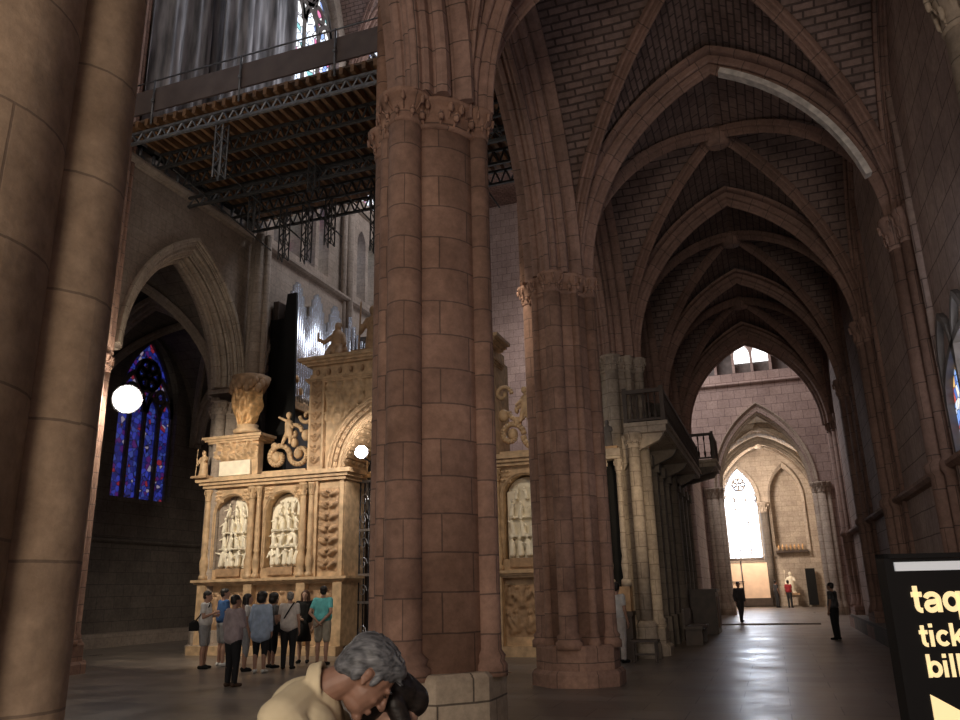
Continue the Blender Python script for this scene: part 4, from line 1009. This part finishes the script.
# ------------------------------------------------------------------ ticket sign
SD = 2.0
root = empty('ticket_sign', (.240, SD, 0), math.radians(20), 'black ticket sign with pale yellow lettering and arrow at the right edge', 'sign')
blk = plain('black_sign_panel', (.006, .006, .007), .5, 0, .1, 3, spec=.2)
MB().box(0, .62, 0, .025, .55, 1.645).build('panel', blk, root)
b = MB(); b.box(-.012, 0, -.008, .03, .53, 1.656); b.box(.62, .632, -.008, .03, .53, 1.656); b.box(-.012, .632, -.008, .03, 1.646, 1.656); b.build('frame', blk, root)
MB().box(.012, .61, -.004, 0, 1.619, 1.638).build('top_strip', plain('glowing_grey_strip', (.55, .58, .62), .5, 0, .05, 3, emis=.35), root, 'light grey strip')  # plastic edge, brightened by a glow of its own
for x in (.1, .48): MB().box(x, x+.05, .0, .025, 0, .55).build('leg', M['iron'], root)
MB().box(.02, .6, -.15, .2, 0, .03).build('foot', M['iron'], root)
yel = plain('lit_yellow_lettering', (.95, .74, .40), .6, 0, .02, 3, emis=.62)
def arc(cx, cz, rx, rz, a0, a1, n=12): return [(cx+rx*math.cos(math.radians(a0+(a1-a0)*k/n)), cz+rz*math.sin(math.radians(a0+(a1-a0)*k/n))) for k in range(n+1)]
GL = {'t': (.62, [[(.27, 1.3), (.27, .3)]+arc(.5, .32, .23, .22, 180, 275, 6), [(.03, .88), (.58, .88)]]),
 'a': (.98, [arc(.45, .62, .33, .27, 165, 0, 10)+[(.78, 0)], [(.78, .56), (.5, .51)]+arc(.36, .30, .23, .20, 95, 300, 10)+[(.66, .22), (.78, .38)]]),
 'q': (1.02, [arc(.46, .5, .34, .38, 0, 360, 20), [(.83, 1.0), (.83, -.40)]]), 'b': (1.02, [arc(.54, .5, .34, .38, 0, 360, 20), [(.17, 0), (.17, 1.40)]]),
 'u': (1.0, [[(.17, 1.0), (.17, .42)]+arc(.5, .42, .33, .30, 180, 360, 10)+[(.83, .5)], [(.83, 1.0), (.83, 0)]]),
 'i': (.46, [[(.2, 0), (.2, 1.0)], [(.2, 1.16), (.2, 1.40)]]), 'l': (.46, [[(.2, 0), (.2, 1.40)]]),
 'c': (.92, [arc(.48, .5, .34, .38, 40, 320, 16)]), 'k': (.95, [[(.17, 0), (.17, 1.40)], [(.22, .38), (.78, .97)], [(.42, .55), (.82, .03)]]),
 'e': (.98, [[(.2, .46), (.82, .46)]+arc(.48, .5, .35, .38, 0, 315, 16)]), 's': (.9, [arc(.44, .70, .28, .19, 25, 250, 10)+arc(.44, .31, .30, .20, 80, -155, 10)])}
def text(body, x, z, xh):
    mb = MB(); cx_ = 0; sw = .125
    for ch in body:
        adv, strokes = GL[ch]
        for P in strokes:
            P = [Vector((px+cx_, 0, pz)) for px, pz in P]; L_, R_ = [], []
            for i_, p in enumerate(P):
                T = (P[min(i_+1, len(P)-1)]-P[max(i_-1, 0)]).normalized(); nn = Vector((-T.z, 0, T.x))*sw; L_.append(p+nn); R_.append(p-nn)
            for i_ in range(len(P)-1):
                q = [L_[i_], L_[i_+1], R_[i_+1], R_[i_]]
                mb.hexa([(v.x*xh, -.0015, v.z*xh) for v in q]+[(v.x*xh, 0, v.z*xh) for v in q])
        cx_ += adv
    t = fixn(mb.build('lettering', yel, root)); t.location = (x, -.002, z); return t
text('taquilla', .036, 1.531, .043); text('tickets', .040, 1.461, .0335); text('billets', .045, 1.399, .0335)
b = MB(); P = [(.043, 1.366), (.043, 1.17), (.215, 1.268)]
for y in (-.003, -.001):
    for x, z in P: b.v.append((x, y, z))
b.face((0, 1, 2)); b.face((5, 4, 3)); [b.face((i, (i+1) % 3, 3+(i+1) % 3, 3+i)) for i in range(3)]; fixn(b.build('arrow', yel, root))
# ------------------------------------------------------------------ people
SK = plain('skin', (.42, .24, .17), .55, 0, .12, 8); SKL = plain('light_skin', (.52, .33, .25), .55, 0, .12, 8)
def cloth(name, c, v=.3): return plain(name, c, .85, 0, v, 7, .15)
def hairm(name, c1, c2):
    m, nt, b = new_mat(name); L = nt.links.new; tc = N(nt, 'ShaderNodeTexCoord'); mp = N(nt, 'ShaderNodeMapping'); mp.inputs['Scale'].default_value = (14, 60, 60); L(tc.outputs['Object'], mp.inputs[0])
    n = N(nt, 'ShaderNodeTexNoise'); n.inputs['Scale'].default_value = 1.3; n.inputs['Detail'].default_value = 5; L(mp.outputs[0], n.inputs['Vector'])
    r = ramp(nt, [(.34, c1), (.72, c2)]); L(n.outputs['Fac'], r.inputs[0]); L(r.outputs[0], b.inputs['Base Color']); b.inputs['Roughness'].default_value = .5
    bp = N(nt, 'ShaderNodeBump'); bp.inputs['Strength'].default_value = .5; bp.inputs['Distance'].default_value = .004; L(n.outputs['Fac'], bp.inputs['Height']); L(bp.outputs[0], b.inputs['Normal'])
    return m
HDK = hairm('dark_hair', (.006, .005, .005), (.03, .022, .018)); HGR = hairm('greying_hair', (.045, .047, .052), (.20, .205, .22)); HBR = hairm('brown_hair', (.05, .022, .012), (.12, .055, .03)); HG2 = hairm('grey_hair', (.12, .11, .1), (.35, .33, .31))
WHT = plain('eye_white', (.75, .72, .68), .3, 0, .05, 5); IRI = plain('eye_dark', (.03, .018, .012), .2, 0, .1, 5)
def head_parts(b, H, Rm, s=1.0, fine=True):
    def p(x, y, z): return H+Rm @ Vector((x*s, y*s, z*s))
    def e(c, r): b.ell(p(*c), [q*s for q in r], 16, 10, Rm)
    e((-.012, 0, .03), (.098, .076, .088)); e((.030, 0, -.02), (.064, .056, .080)); e((.036, 0, -.076), (.048, .040, .034)); e((.074, 0, -.100), (.020, .021, .017))
    e((.084, 0, .022), (.013, .048, .011)); b.caps(p(.093, 0, .012), p(.112, 0, -.026), .008*s, .0125*s, 10, 4); e((.103, .012, -.03), (.01, .008, .007)); e((.103, -.012, -.03), (.01, .008, .007))
    e((.089, 0, -.060), (.012, .022, .006)); e((.087, 0, -.070), (.012, .019, .007)); e((.058, .034, -.028), (.026, .016, .018)); e((.058, -.034, -.028), (.026, .016, .018))
    for sy in (-1, 1):
        e((-.008, sy*.076, .000), (.016, .007, .026)); e((-.012, sy*.082, .010), (.014, .006, .014)); e((-.002, sy*.075, -.024), (.008, .006, .009))
def hand(b, wr, d, up, s, curl=.3):
    """palm, four unequal bent fingers and a side thumb; d = finger direction, up = back of hand normal"""
    d = d.normalized(); up = (up-d*up.dot(d)).normalized(); sd = d.cross(up)
    b.caps(wr, wr+d*.03*s, .024*s, .026*s, 8, 3)
    for k in range(-1, 2): b.caps(wr+d*.03*s+sd*(k*.017*s), wr+d*.085*s+sd*(k*.022*s), .016*s, .014*s, 8, 3)
    for k, Lf in enumerate((.062, .078, .083, .072)):
        o = (1.5-k)*.0195*s; a = wr+d*.088*s+sd*(-o); d1 = (d-up*curl).normalized(); d2 = (d-up*(curl*2.4)).normalized()
        m_ = a+d1*Lf*.5*s; b.caps(a, m_, .0095*s, .0088*s, 7, 3); b.caps(m_, m_+d2*Lf*.5*s, .0088*s, .0075*s, 7, 3)
    a = wr+d*.03*s+sd*(-.026*s); t1 = (d*.6-sd*.75-up*.2).normalized(); m_ = a+t1*.04*s; b.caps(a, m_, .0135*s, .011*s, 7, 3); b.caps(m_, m_+(d*.85-sd*.3-up*.3).normalized()*.034*s, .011*s, .009*s, 7, 3)
def person(loc, face, h, label, shirt, legs, hair, group='visitors standing before the carved screen', style='trousers', sleeve='short', hairst='short', lelb=None, lwri=None, relb=None, rwri=None,
           lk=None, la=None, rk=None, ra=None, hem=.92, skin=None, shoes=None, headyaw=0, headpitch=0, voxel=.012, stout=1.0, bag=None, extra=None):
    """face = direction looked at in degrees (0 = +X). joints are given for a 1.70 m figure facing +X, left = +Y"""
    k = h/1.70; skin = skin or SK
    root = empty('person', loc, math.radians(face), label, 'person', group)
    V = lambda *p: Vector(p)*k
    J = dict(la=V(*(la or (0, .10, .08))), ra=V(*(ra or (0, -.10, .08))), lk=V(*(lk or (.02, .10, .48))), rk=V(*(rk or (.02, -.10, .48))), lh=V(0, .09, .90), rh=V(0, -.09, .90),
             ls=V(-.01, .175, 1.385), rs=V(-.01, -.175, 1.385), le=V(*(lelb or (-.03, .235, 1.10))), re=V(*(relb or (-.03, -.235, 1.10))), lw=V(*(lwri or (.05, .23, .86))), rw=V(*(rwri or (.05, -.23, .86))))
    H = V(.02, 0, 1.575); Rm = Matrix.Rotation(math.radians(headyaw), 3, 'Z') @ Matrix.Rotation(math.radians(headpitch), 3, 'Y')
    b = MB()
    head_parts(b, H, Rm, k); b.caps(V(-.015, 0, 1.40), H+Rm @ V(-.02, 0, -.06), .056*k, .050*k)
    b.caps(V(0, 0, 1.34), V(0, 0, 1.20), .09*k, .10*k); b.caps(V(0, 0, 1.15), V(0, 0, .95), .095*k, .10*k)
    for sy, q in ((1, 'l'), (-1, 'r')):
        b.caps(V(-.01, sy*.05, 1.36), J[q+'s'], .06*k, .052*k); b.caps(V(0, sy*.05, 1.25), V(0, sy*.05, .98), .08*k, .085*k)
        b.caps(J[q+'s'], J[q+'e'], .050*k, .038*k); b.caps(J[q+'e'], J[q+'w'], .038*k, .026*k)
        d = J[q+'w']-J[q+'e']; hand(b, J[q+'w'], d, Vector((0, sy, .1)), k)
        b.caps(J[q+'h'], J[q+'k'], .088*k, .056*k); b.caps(J[q+'k'], J[q+'k'].lerp(J[q+'a'], .35)+V(-.012, 0, 0), .054*k, .056*k); b.caps(J[q+'k'].lerp(J[q+'a'], .35)+V(-.012, 0, 0), J[q+'a'], .054*k, .036*k)
        b.caps(J[q+'a']+V(-.03, 0, -.045), J[q+'a']+V(.13, sy*.02, -.05), .034*k, .026*k)
    remeshed(b, 'body', skin, root, voxel, 3)
    g = 1.0*stout; b = MB()
    b.caps(V(0, 0, 1.33), V(.005, 0, 1.15), .115*k*g, .13*k*g)
    for sy, q in ((1, 'l'), (-1, 'r')):
        b.caps(V(-.01, sy*.06, 1.36), J[q+'s'], .075*k, .068*k); b.caps(V(0, sy*.065, 1.30), V(.0, sy*.065, hem+.12), .108*k*g, .142*k*g)
        fr = .55 if sleeve == 'short' else (1.0 if sleeve == 'long' else .12)
        b.caps(J[q+'s'], J[q+'s'].lerp(J[q+'e'], fr), .066*k, .056*k)
        if sleeve == 'long': b.caps(J[q+'e'], J[q+'e'].lerp(J[q+'w'], .85), .052*k, .042*k)
    b.caps(V(.0, -.06, hem+.10), V(.0, .06, hem+.10), .142*k*g, .142*k*g)
    remeshed(b, 'dress' if style == 'dress' else 'shirt', shirt, root, voxel, 4)
    b = MB()
    if style == 'dress':
        b.lathe(0, 0, [(.15*k, 1.0*k), (.19*k, .8*k), (.22*k, .5*k)], 20, sq=.8); o = fixn(b.build('skirt', legs, root))
    else:
        fr = {'trousers': .95, 'shorts': -1, 'capri': .35}[style]
        b.caps(V(0, -.06, .93), V(0, .06, .93), .118*k*g, .118*k*g)
        for sy, q in ((1, 'l'), (-1, 'r')):
            b.caps(J[q+'h'], J[q+'k'] if fr >= 0 else J[q+'h'].lerp(J[q+'k'], .82), .112*k*g, .074*k if fr >= 0 else .088*k)
            if fr > 0: b.caps(J[q+'k'], J[q+'k'].lerp(J[q+'a'], fr), .072*k, .058*k)
        remeshed(b, 'trousers' if fr > 0 else 'shorts', legs, root, voxel, 4)
    sh = shoes or M['blackw']
    for sy, q in ((1, 'l'), (-1, 'r')):
        a = J[q+'a']; b = MB(); b.caps(a+V(-.035, 0, -.038), a+V(.04, 0, -.035), .044*k, .045*k, 12, 4); b.caps(a+V(.03, 0, -.042), a+V(.14, sy*.02, -.048), .042*k, .032*k, 12, 4)
        b.v = [(x, y, max(z, .001)) for x, y, z in b.v]; remeshed(b, 'shoe', sh, root, voxel*.8, 2)
    hairs(root, H, Rm, k, hair, hairst, voxel)
    if bag:
        c, mt, strap = bag; b = MB(); b.ell(V(*c), (.11*k, .05*k, .12*k), 14, 10); b.box(*[q*k for q in (c[0]-.1, c[0]+.1, c[1]-.05, c[1]+.05, c[2]-.12, c[2]+.06)]); b.build('bag', mt, root)
        b = MB(); P = [V(*p) for p in strap]; b.path(P, .016*k, 6); b.build('bag_strap', mt, root)
    for sy in (-1, 1):
        b = MB(); b.ell(H+Rm @ V(.0905, sy*.031, .004), (.006*k, .011*k, .006*k), 8, 6, Rm); b.build('eye', IRI, root)
    return root
def hairs(root, H, Rm, k, mat, st, voxel):
    b = MB()
    def e(c, r): b.ell(H+Rm @ (Vector(c)*k), [q*k for q in r], 18, 12, Rm)
    e((-.024, 0, .050), (.102, .086, .082)); e((-.05, 0, .0), (.066, .080, .075))
    if st == 'puffy': e((-.02, 0, .06), (.125, .115, .10)); e((-.05, 0, -.02), (.10, .11, .10))
    if st == 'long': 
        for sy in (-1, 1): b.caps(H+Rm @ (Vector((-.03, sy*.07, .02))*k), H+Rm @ (Vector((-.03, sy*.085, -.22))*k), .05*k, .04*k)
        b.caps(H+Rm @ (Vector((-.07, 0, .02))*k), H+Rm @ (Vector((-.08, 0, -.26))*k), .07*k, .06*k)
    if st == 'bob': e((-.035, 0, -.02), (.095, .098, .10))
    return remeshed(b, 'hair', mat, root, voxel*.8, 3)
wht = cloth('white_cotton', (.72, .70, .68)); gry = cloth('grey_shorts', (.30, .30, .31)); blu = cloth('royal_blue_cotton', (.035, .10, .26)); pnk = cloth('greyish_pink_blouse', (.42, .34, .35)); blk_c = cloth('black_trousers', (.012, .012, .014))
lbl_c = cloth('light_blue_linen', (.42, .52, .68)); bei = cloth('off_white_shirt', (.62, .56, .52)); tur = cloth('turquoise_cotton', (.16, .60, .62)); kha = cloth('khaki_shorts', (.42, .38, .31)); strp = cloth('dark_striped_top', (.14, .14, .15), .9)
crm = cloth('cream_cotton_shirt', (.74, .63, .42), .08); red = cloth('red_top', (.40, .03, .04)); drk = cloth('dark_jacket', (.05, .05, .055)); wsh = cloth('white_trainers', (.6, .6, .58)); brn = cloth('brown_leather', (.09, .05, .03))
wlk = dict(la=(-.16, .09, .10), lk=(-.02, .09, .49), ra=(.14, -.09, .08), rk=(.12, -.09, .49))
person((-12.62, 16.0, 0), 20, 1.72, 'man in a white T-shirt and grey shorts holding a camera strap, leftmost of the group', wht, gry, HDK, style='shorts', relb=(.02, -.22, 1.12), rwri=(.20, -.10, 1.20), lelb=(.02, .22, 1.12), lwri=(.2, .12, 1.15),
       bag=((-.2, -.16, .95), M['blackw'], [(-.2, -.2, 1.0), (-.05, -.16, 1.2), (.10, -.10, 1.36), (.06, .06, 1.44)]), headpitch=8, skin=SK)
person((-12.62, 16.65, 0), 60, 1.78, 'man in a royal blue T-shirt and grey shorts behind the leftmost man', blu, gry, HDK, style='shorts', headyaw=-25, shoes=wsh)
person((-9.6, 13.0, 0), 75, 1.62, 'woman in a greyish pink blouse and black trousers, nearest of the group', pnk, blk_c, HDK, style='trousers', sleeve='long', hem=.80, relb=(.06, -.22, 1.12), rwri=(.16, -.06, 1.40), headyaw=-15, shoes=brn, stout=1.05, **{})
person((-11.2, 15.6, 0), 40, 1.64, 'woman in a white top just behind the pink bloused woman', wht, gry, HDK, style='capri', hairst='long', lwri=(.2, .1, 1.1), headyaw=-10)
person((-10.6, 15.3, 0), 100, 1.66, 'woman with puffy dark hair in a long light blue shirt and black cropped trousers', lbl_c, blk_c, HDK, style='capri', sleeve='long', hem=.68, hairst='puffy', headyaw=-20, shoes=wsh, stout=1.12)
person((-11.05, 16.4, 0), 60, 1.63, 'woman in a dark striped top half hidden behind the light blue shirt', strp, blk_c, HDK, style='capri', hairst='puffy')
person((-10.45, 16.15, 0), 105, 1.66, 'person with grey hair in an off white shirt crossed by a black bag strap', bei, blk_c, HG2, style='trousers', hem=.84, stout=1.08, headyaw=20,
       bag=((-.02, .22, .92), M['blackw'], [(-.02, .2, .95), (-.15, .05, 1.15), (-.15, -.08, 1.36), (-.05, -.12, 1.46)]))
person((-10.95, 17.6, 0), -72, 1.70, 'woman with long reddish brown hair in a black dress facing the camera', M['blackw'], M['blackw'], HBR, style='dress', sleeve='none', hairst='long', skin=SKL, relb=(.05, -.22, 1.12), rwri=(.2, -.08, 1.05))
person((-10.15, 17.1, 0), 98, 1.78, 'man in a turquoise T-shirt and khaki shorts with hands clasped behind his back', tur, kha, HDK, style='shorts', lelb=(-.14, .25, 1.12), lwri=(-.20, .04, .93), relb=(-.14, -.25, 1.12), rwri=(-.20, -.03, .90), headyaw=15, stout=1.08)
person((-3.38, 18.3, 0), 60, 1.70, 'person in a white shirt and pale trousers standing at the side altar', wht, bei, HDK, None, style='trousers', headyaw=20, lwri=(.2, .1, 1.0))
person((-1.5, 36.2, .06), -60, 1.62, 'silhouetted person walking alone in the middle of the bright aisle', drk, drk, HDK, None, style='trousers', sleeve='long', voxel=.015, **wlk)
person((.75, 56.3, .06), 60, 1.70, 'distant person in a red top near the far doorway', red, drk, HDK, 'distant visitors in the far chapel', style='trousers', voxel=.02)
person((.0, 57.0, .06), 30, 1.70, 'distant dark clothed person left of the one in red', drk, drk, HDK, 'distant visitors in the far chapel', style='trousers', voxel=.02)
person((1.5, 25.9, 0), 150, 1.58, 'shadowy person in a dark shirt by the right wall near the sign', strp, blk_c, HDK, None, style='trousers', relb=(.0, -.24, 1.12), rwri=(.12, -.2, .95), voxel=.015)

# ------------------------------------------------------------------ foreground pair
def fgman():
    root = empty('person', (-1.27, 2.42, 0), math.radians(19.5), 'grey haired man in a cream shirt bending forward in the foreground', 'person', 'couple bent together in the foreground')
    root.scale = (.97, .97, .97); Vv = Vector
    hp = Matrix.Rotation(math.radians(50), 3, 'Y') @ Matrix.Identity(3)
    hp = Matrix.Rotation(math.radians(14), 3, 'Z') @ hp
    H = Vv((0.0, 0, 1.385)); k = 1.0
    b = MB(); head_parts(b, H, hp, k)
    nb = Vv((-.15, 0, 1.345)); b.caps(nb, H+hp @ Vv((-.035, 0, -.045)), .060, .052, 16, 6)
    b.caps(Vv((-.2, 0, 1.26)), Vv((-.28, 0, 1.08)), .10, .12); b.caps(Vv((-.3, 0, 1.05)), Vv((-.36, 0, .93)), .12, .125)
    le, re, lw, rw = Vv((-.03, .25, 1.03)), Vv((-.05, -.25, 1.03)), Vv((.17, .12, 1.02)), Vv((.17, -.10, 1.02))
    for sy, e_, w_ in ((1, le, lw), (-1, re, rw)):
        sh = Vv((-.23, sy*.185, 1.275)); b.caps(Vv((-.20, sy*.06, 1.30)), sh, .06, .05); b.caps(sh, e_, .05, .04); b.caps(e_, w_, .04, .027); hand(b, w_, w_-e_, Vv((0, 0, 1)), 1.02, .35)
        h_ = Vv((-.37, sy*.09, .90)); kn = Vv((-.31, sy*.1, .47)); an = Vv((-.36, sy*.1, .08)); b.caps(h_, kn, .09, .058); b.caps(kn, an, .056, .036); b.caps(an+Vv((-.03, 0, -.045)), an+Vv((.13, 0, -.05)), .034, .027)
    remeshed(b, 'body', plain('tanned_skin', (.30, .165, .115), .5, 0, .15, 30, .05), root, .0045, 3)
    b = MB(); b.caps(Vv((-.20, 0, 1.265)), Vv((-.28, 0, 1.10)), .125, .15, 20, 8); b.caps(Vv((-.28, 0, 1.08)), Vv((-.36, 0, .92)), .15, .145, 20, 8)
    for sy, e_ in ((1, le), (-1, re)):
        sh = Vv((-.23, sy*.185, 1.275)); b.caps(Vv((-.20, sy*.055, 1.305)), sh, .078, .078, 16, 6); b.caps(Vv((-.19, sy*.09, 1.22)), Vv((-.33, sy*.09, .96)), .12, .125, 16, 6)
        b.caps(sh, sh.lerp(e_, .75), .076, .072, 16, 6)
    nd = (H+hp @ Vv((-.03, 0, -.055))-nb).normalized(); u = Vv((0, 1, 0)); w = nd.cross(u).normalized(); R0 = []
    for i in range(25):
        an = math.radians(30)+math.radians(300)*i/24; back = (1-math.cos(an))/2
        c0 = nb+nd*(-.035+.03*back)-w*(.074*math.cos(an))+u*(.078*math.sin(an)); c1 = c0+nd*.03-w*(.004*math.cos(an)); R0.append((c0, c1))
    for (a0, a1), (b0, b1) in zip(R0, R0[1:]): b.caps(a0, b0, .016, .016, 8, 3); b.caps(a1, b1, .010, .010, 8, 3); b.caps(a0, a1, .014, .010, 8, 3)
    so = remeshed(b, 'shirt', crm, root, .006, 3)
    bm = bmesh.new(); bm.from_mesh(so.data); bm.normal_update()
    for v in bm.verts:                                  # soft drape folds
        p = v.co; d = mnoise.noise(Vector((p.x*5, p.y*5, p.z*5))); f = math.sin(24*(p.x*.8+p.z*.45)+7*d+9*p.y)*(.5+.5*math.sin(9*p.y+6*p.x))
        v.co += v.normal*(.016*f*min(1, max(0, (1.33-p.z)*9)))
    bm.to_mesh(so.data); bm.free()
    b = MB(); b.caps(Vv((-.37, -.06, .92)), Vv((-.37, .06, .92)), .13, .13)
    for sy in (1, -1): b.caps(Vv((-.37, sy*.09, .9)), Vv((-.31, sy*.1, .47)), .115, .08); b.caps(Vv((-.31, sy*.1, .47)), Vv((-.36, sy*.1, .12)), .078, .062)
    remeshed(b, 'trousers', drk, root, .012, 3)
    for sy in (1, -1): b = MB(); a = Vv((-.36, sy*.1, .08)); b.caps(a+Vv((-.035, 0, -.038)), a+Vv((.04, 0, -.035)), .044, .045); b.caps(a+Vv((.03, 0, -.042)), a+Vv((.14, 0, -.048)), .042, .032); b.v = [(x, y, max(z, .001)) for x, y, z in b.v]; remeshed(b, 'shoe', brn, root, .01, 2)
    b = MB()
    def e(c, r): b.ell(H+hp @ Vv(c), r, 22, 14, hp)
    e((-.020, 0, .052), (.101, .083, .078)); e((-.052, 0, .012), (.066, .080, .075)); e((.045, 0, .088), (.048, .062, .032)); e((-.07, 0, -.02), (.04, .062, .05))
    for sy in (-1, 1): e((.022, sy*.066, .02), (.014, .014, .034)); e((-.035, sy*.068, -.005), (.022, .015, .04))
    rnd = random.Random(2)
    for q in range(70):
        t, f = rnd.uniform(.1, 1.45), rnd.uniform(0, 2*PI); c = Vv((-.020+.099*math.cos(t)*math.cos(f), .081*math.cos(t)*math.sin(f), .052+.077*math.sin(t)))
        p_ = H+hp @ c; b.caps(p_, p_+hp @ Vv((.028, 0, .002)), .006, .004, 6, 3)
    remeshed(b, 'hair', HGR, root, .0045, 2)
    for sy in (-1, 1):
        b = MB(); b.ell(H+hp @ Vv((.086, sy*.032, .003)), (.006, .010, .004), 12, 8, hp); b.build('eye', IRI, root)
        b = MB(); b.caps(H+hp @ Vv((.097, sy*.016, .026)), H+hp @ Vv((.086, sy*.048, .026)), .004, .003, 6, 3); b.build('eyebrow', HGR, root)
fgman()
def fgwoman():
    root = empty('person', (-1.30, 2.59, 0), math.radians(199.5), 'dark haired woman leaning in close under the bent man in the foreground', 'person', 'couple bent together in the foreground')
    Vv = Vector; hp = Matrix.Rotation(math.radians(20), 3, 'Z') @ Matrix.Rotation(math.radians(58), 3, 'Y'); H = Vv((-.02, 0, 1.24)); b = MB(); head_parts(b, H, hp, .96)
    nb = Vv((-.06, 0, 1.10)); b.caps(nb, H+hp @ Vv((-.03, 0, -.06)), .05, .046)
    b.caps(Vv((-.07, 0, 1.04)), Vv((-.16, 0, .96)), .08, .10); b.caps(Vv((-.2, 0, 1.0)), Vv((-.22, 0, .86)), .1, .12)
    for sy in (1, -1):
        sh = Vv((-.08, sy*.15, 1.05)); el = Vv((-.06, sy*.2, .85)); wr = Vv((.13, sy*.1, .93)); b.caps(Vv((-.07, sy*.04, 1.07)), sh, .045, .04); b.caps(sh, el, .042, .034); b.caps(el, wr, .034, .024); hand(b, wr, wr-el, Vv((0, 0, 1)), .92, .35)
        b.caps(Vv((-.22, sy*.085, .82)), Vv((-.18, sy*.09, .44)), .088, .055); b.caps(Vv((-.18, sy*.09, .44)), Vv((-.22, sy*.09, .08)), .052, .034); b.caps(Vv((-.25, sy*.09, .035)), Vv((-.1, sy*.09, .03)), .032, .024)
    remeshed(b, 'body', SKL, root, .005, 3)
    b = MB(); b.caps(Vv((-.08, 0, 1.04)), Vv((-.18, 0, .96)), .11, .12)
    for sy in (1, -1): sh = Vv((-.08, sy*.15, 1.05)); b.caps(Vv((-.07, sy*.05, 1.06)), sh, .068, .06); b.caps(sh, sh.lerp(Vv((-.06, sy*.2, .85)), .6), .06, .052); b.caps(Vv((-.14, sy*.06, 1.0)), Vv((-.21, sy*.06, .88)), .1, .115)
    remeshed(b, 'blouse', M['blackw'], root, .01, 4)
    b = MB(); b.caps(Vv((-.22, -.05, .84)), Vv((-.22, .05, .84)), .12, .12)
    for sy in (1, -1): b.caps(Vv((-.22, sy*.085, .82)), Vv((-.18, sy*.09, .44)), .11, .075); b.caps(Vv((-.18, sy*.09, .44)), Vv((-.22, sy*.09, .12)), .073, .055)
    remeshed(b, 'trousers', blk_c, root, .012, 3)
    for sy in (1, -1): b = MB(); b.caps(Vv((-.25, sy*.09, .042)), Vv((-.17, sy*.09, .045)), .04, .042); b.caps(Vv((-.17, sy*.09, .04)), Vv((-.08, sy*.09, .032)), .04, .03); b.v = [(x, y, max(z, .001)) for x, y, z in b.v]; remeshed(b, 'shoe', M['blackw'], root, .01, 2)
    b = MB()
    def e(c, r): b.ell(H+hp @ Vv(c), r, 22, 14, hp)
    e((-.022, 0, .048), (.100, .084, .082)); e((-.045, 0, .0), (.074, .086, .085)); e((.03, .04, .06), (.06, .045, .05)); e((.03, -.04, .06), (.06, .045, .05))
    for sy in (-1, 1): b.caps(H+hp @ Vv((-.01, sy*.075, .0)), H+hp @ Vv((-.02, sy*.085, -.06))+Vv((0, 0, -.10)), .036, .026)
    b.caps(H+hp @ Vv((-.05, 0, -.02)), H+hp @ Vv((-.05, 0, -.07)), .07, .06)
    remeshed(b, 'hair', HDK, root, .006, 3)
    for sy in (-1, 1): b = MB(); b.ell(H+hp @ Vv((.08, sy*.03, .0)), (.01, .012, .008), 10, 6); b.build('eye', IRI, root)
fgwoman()
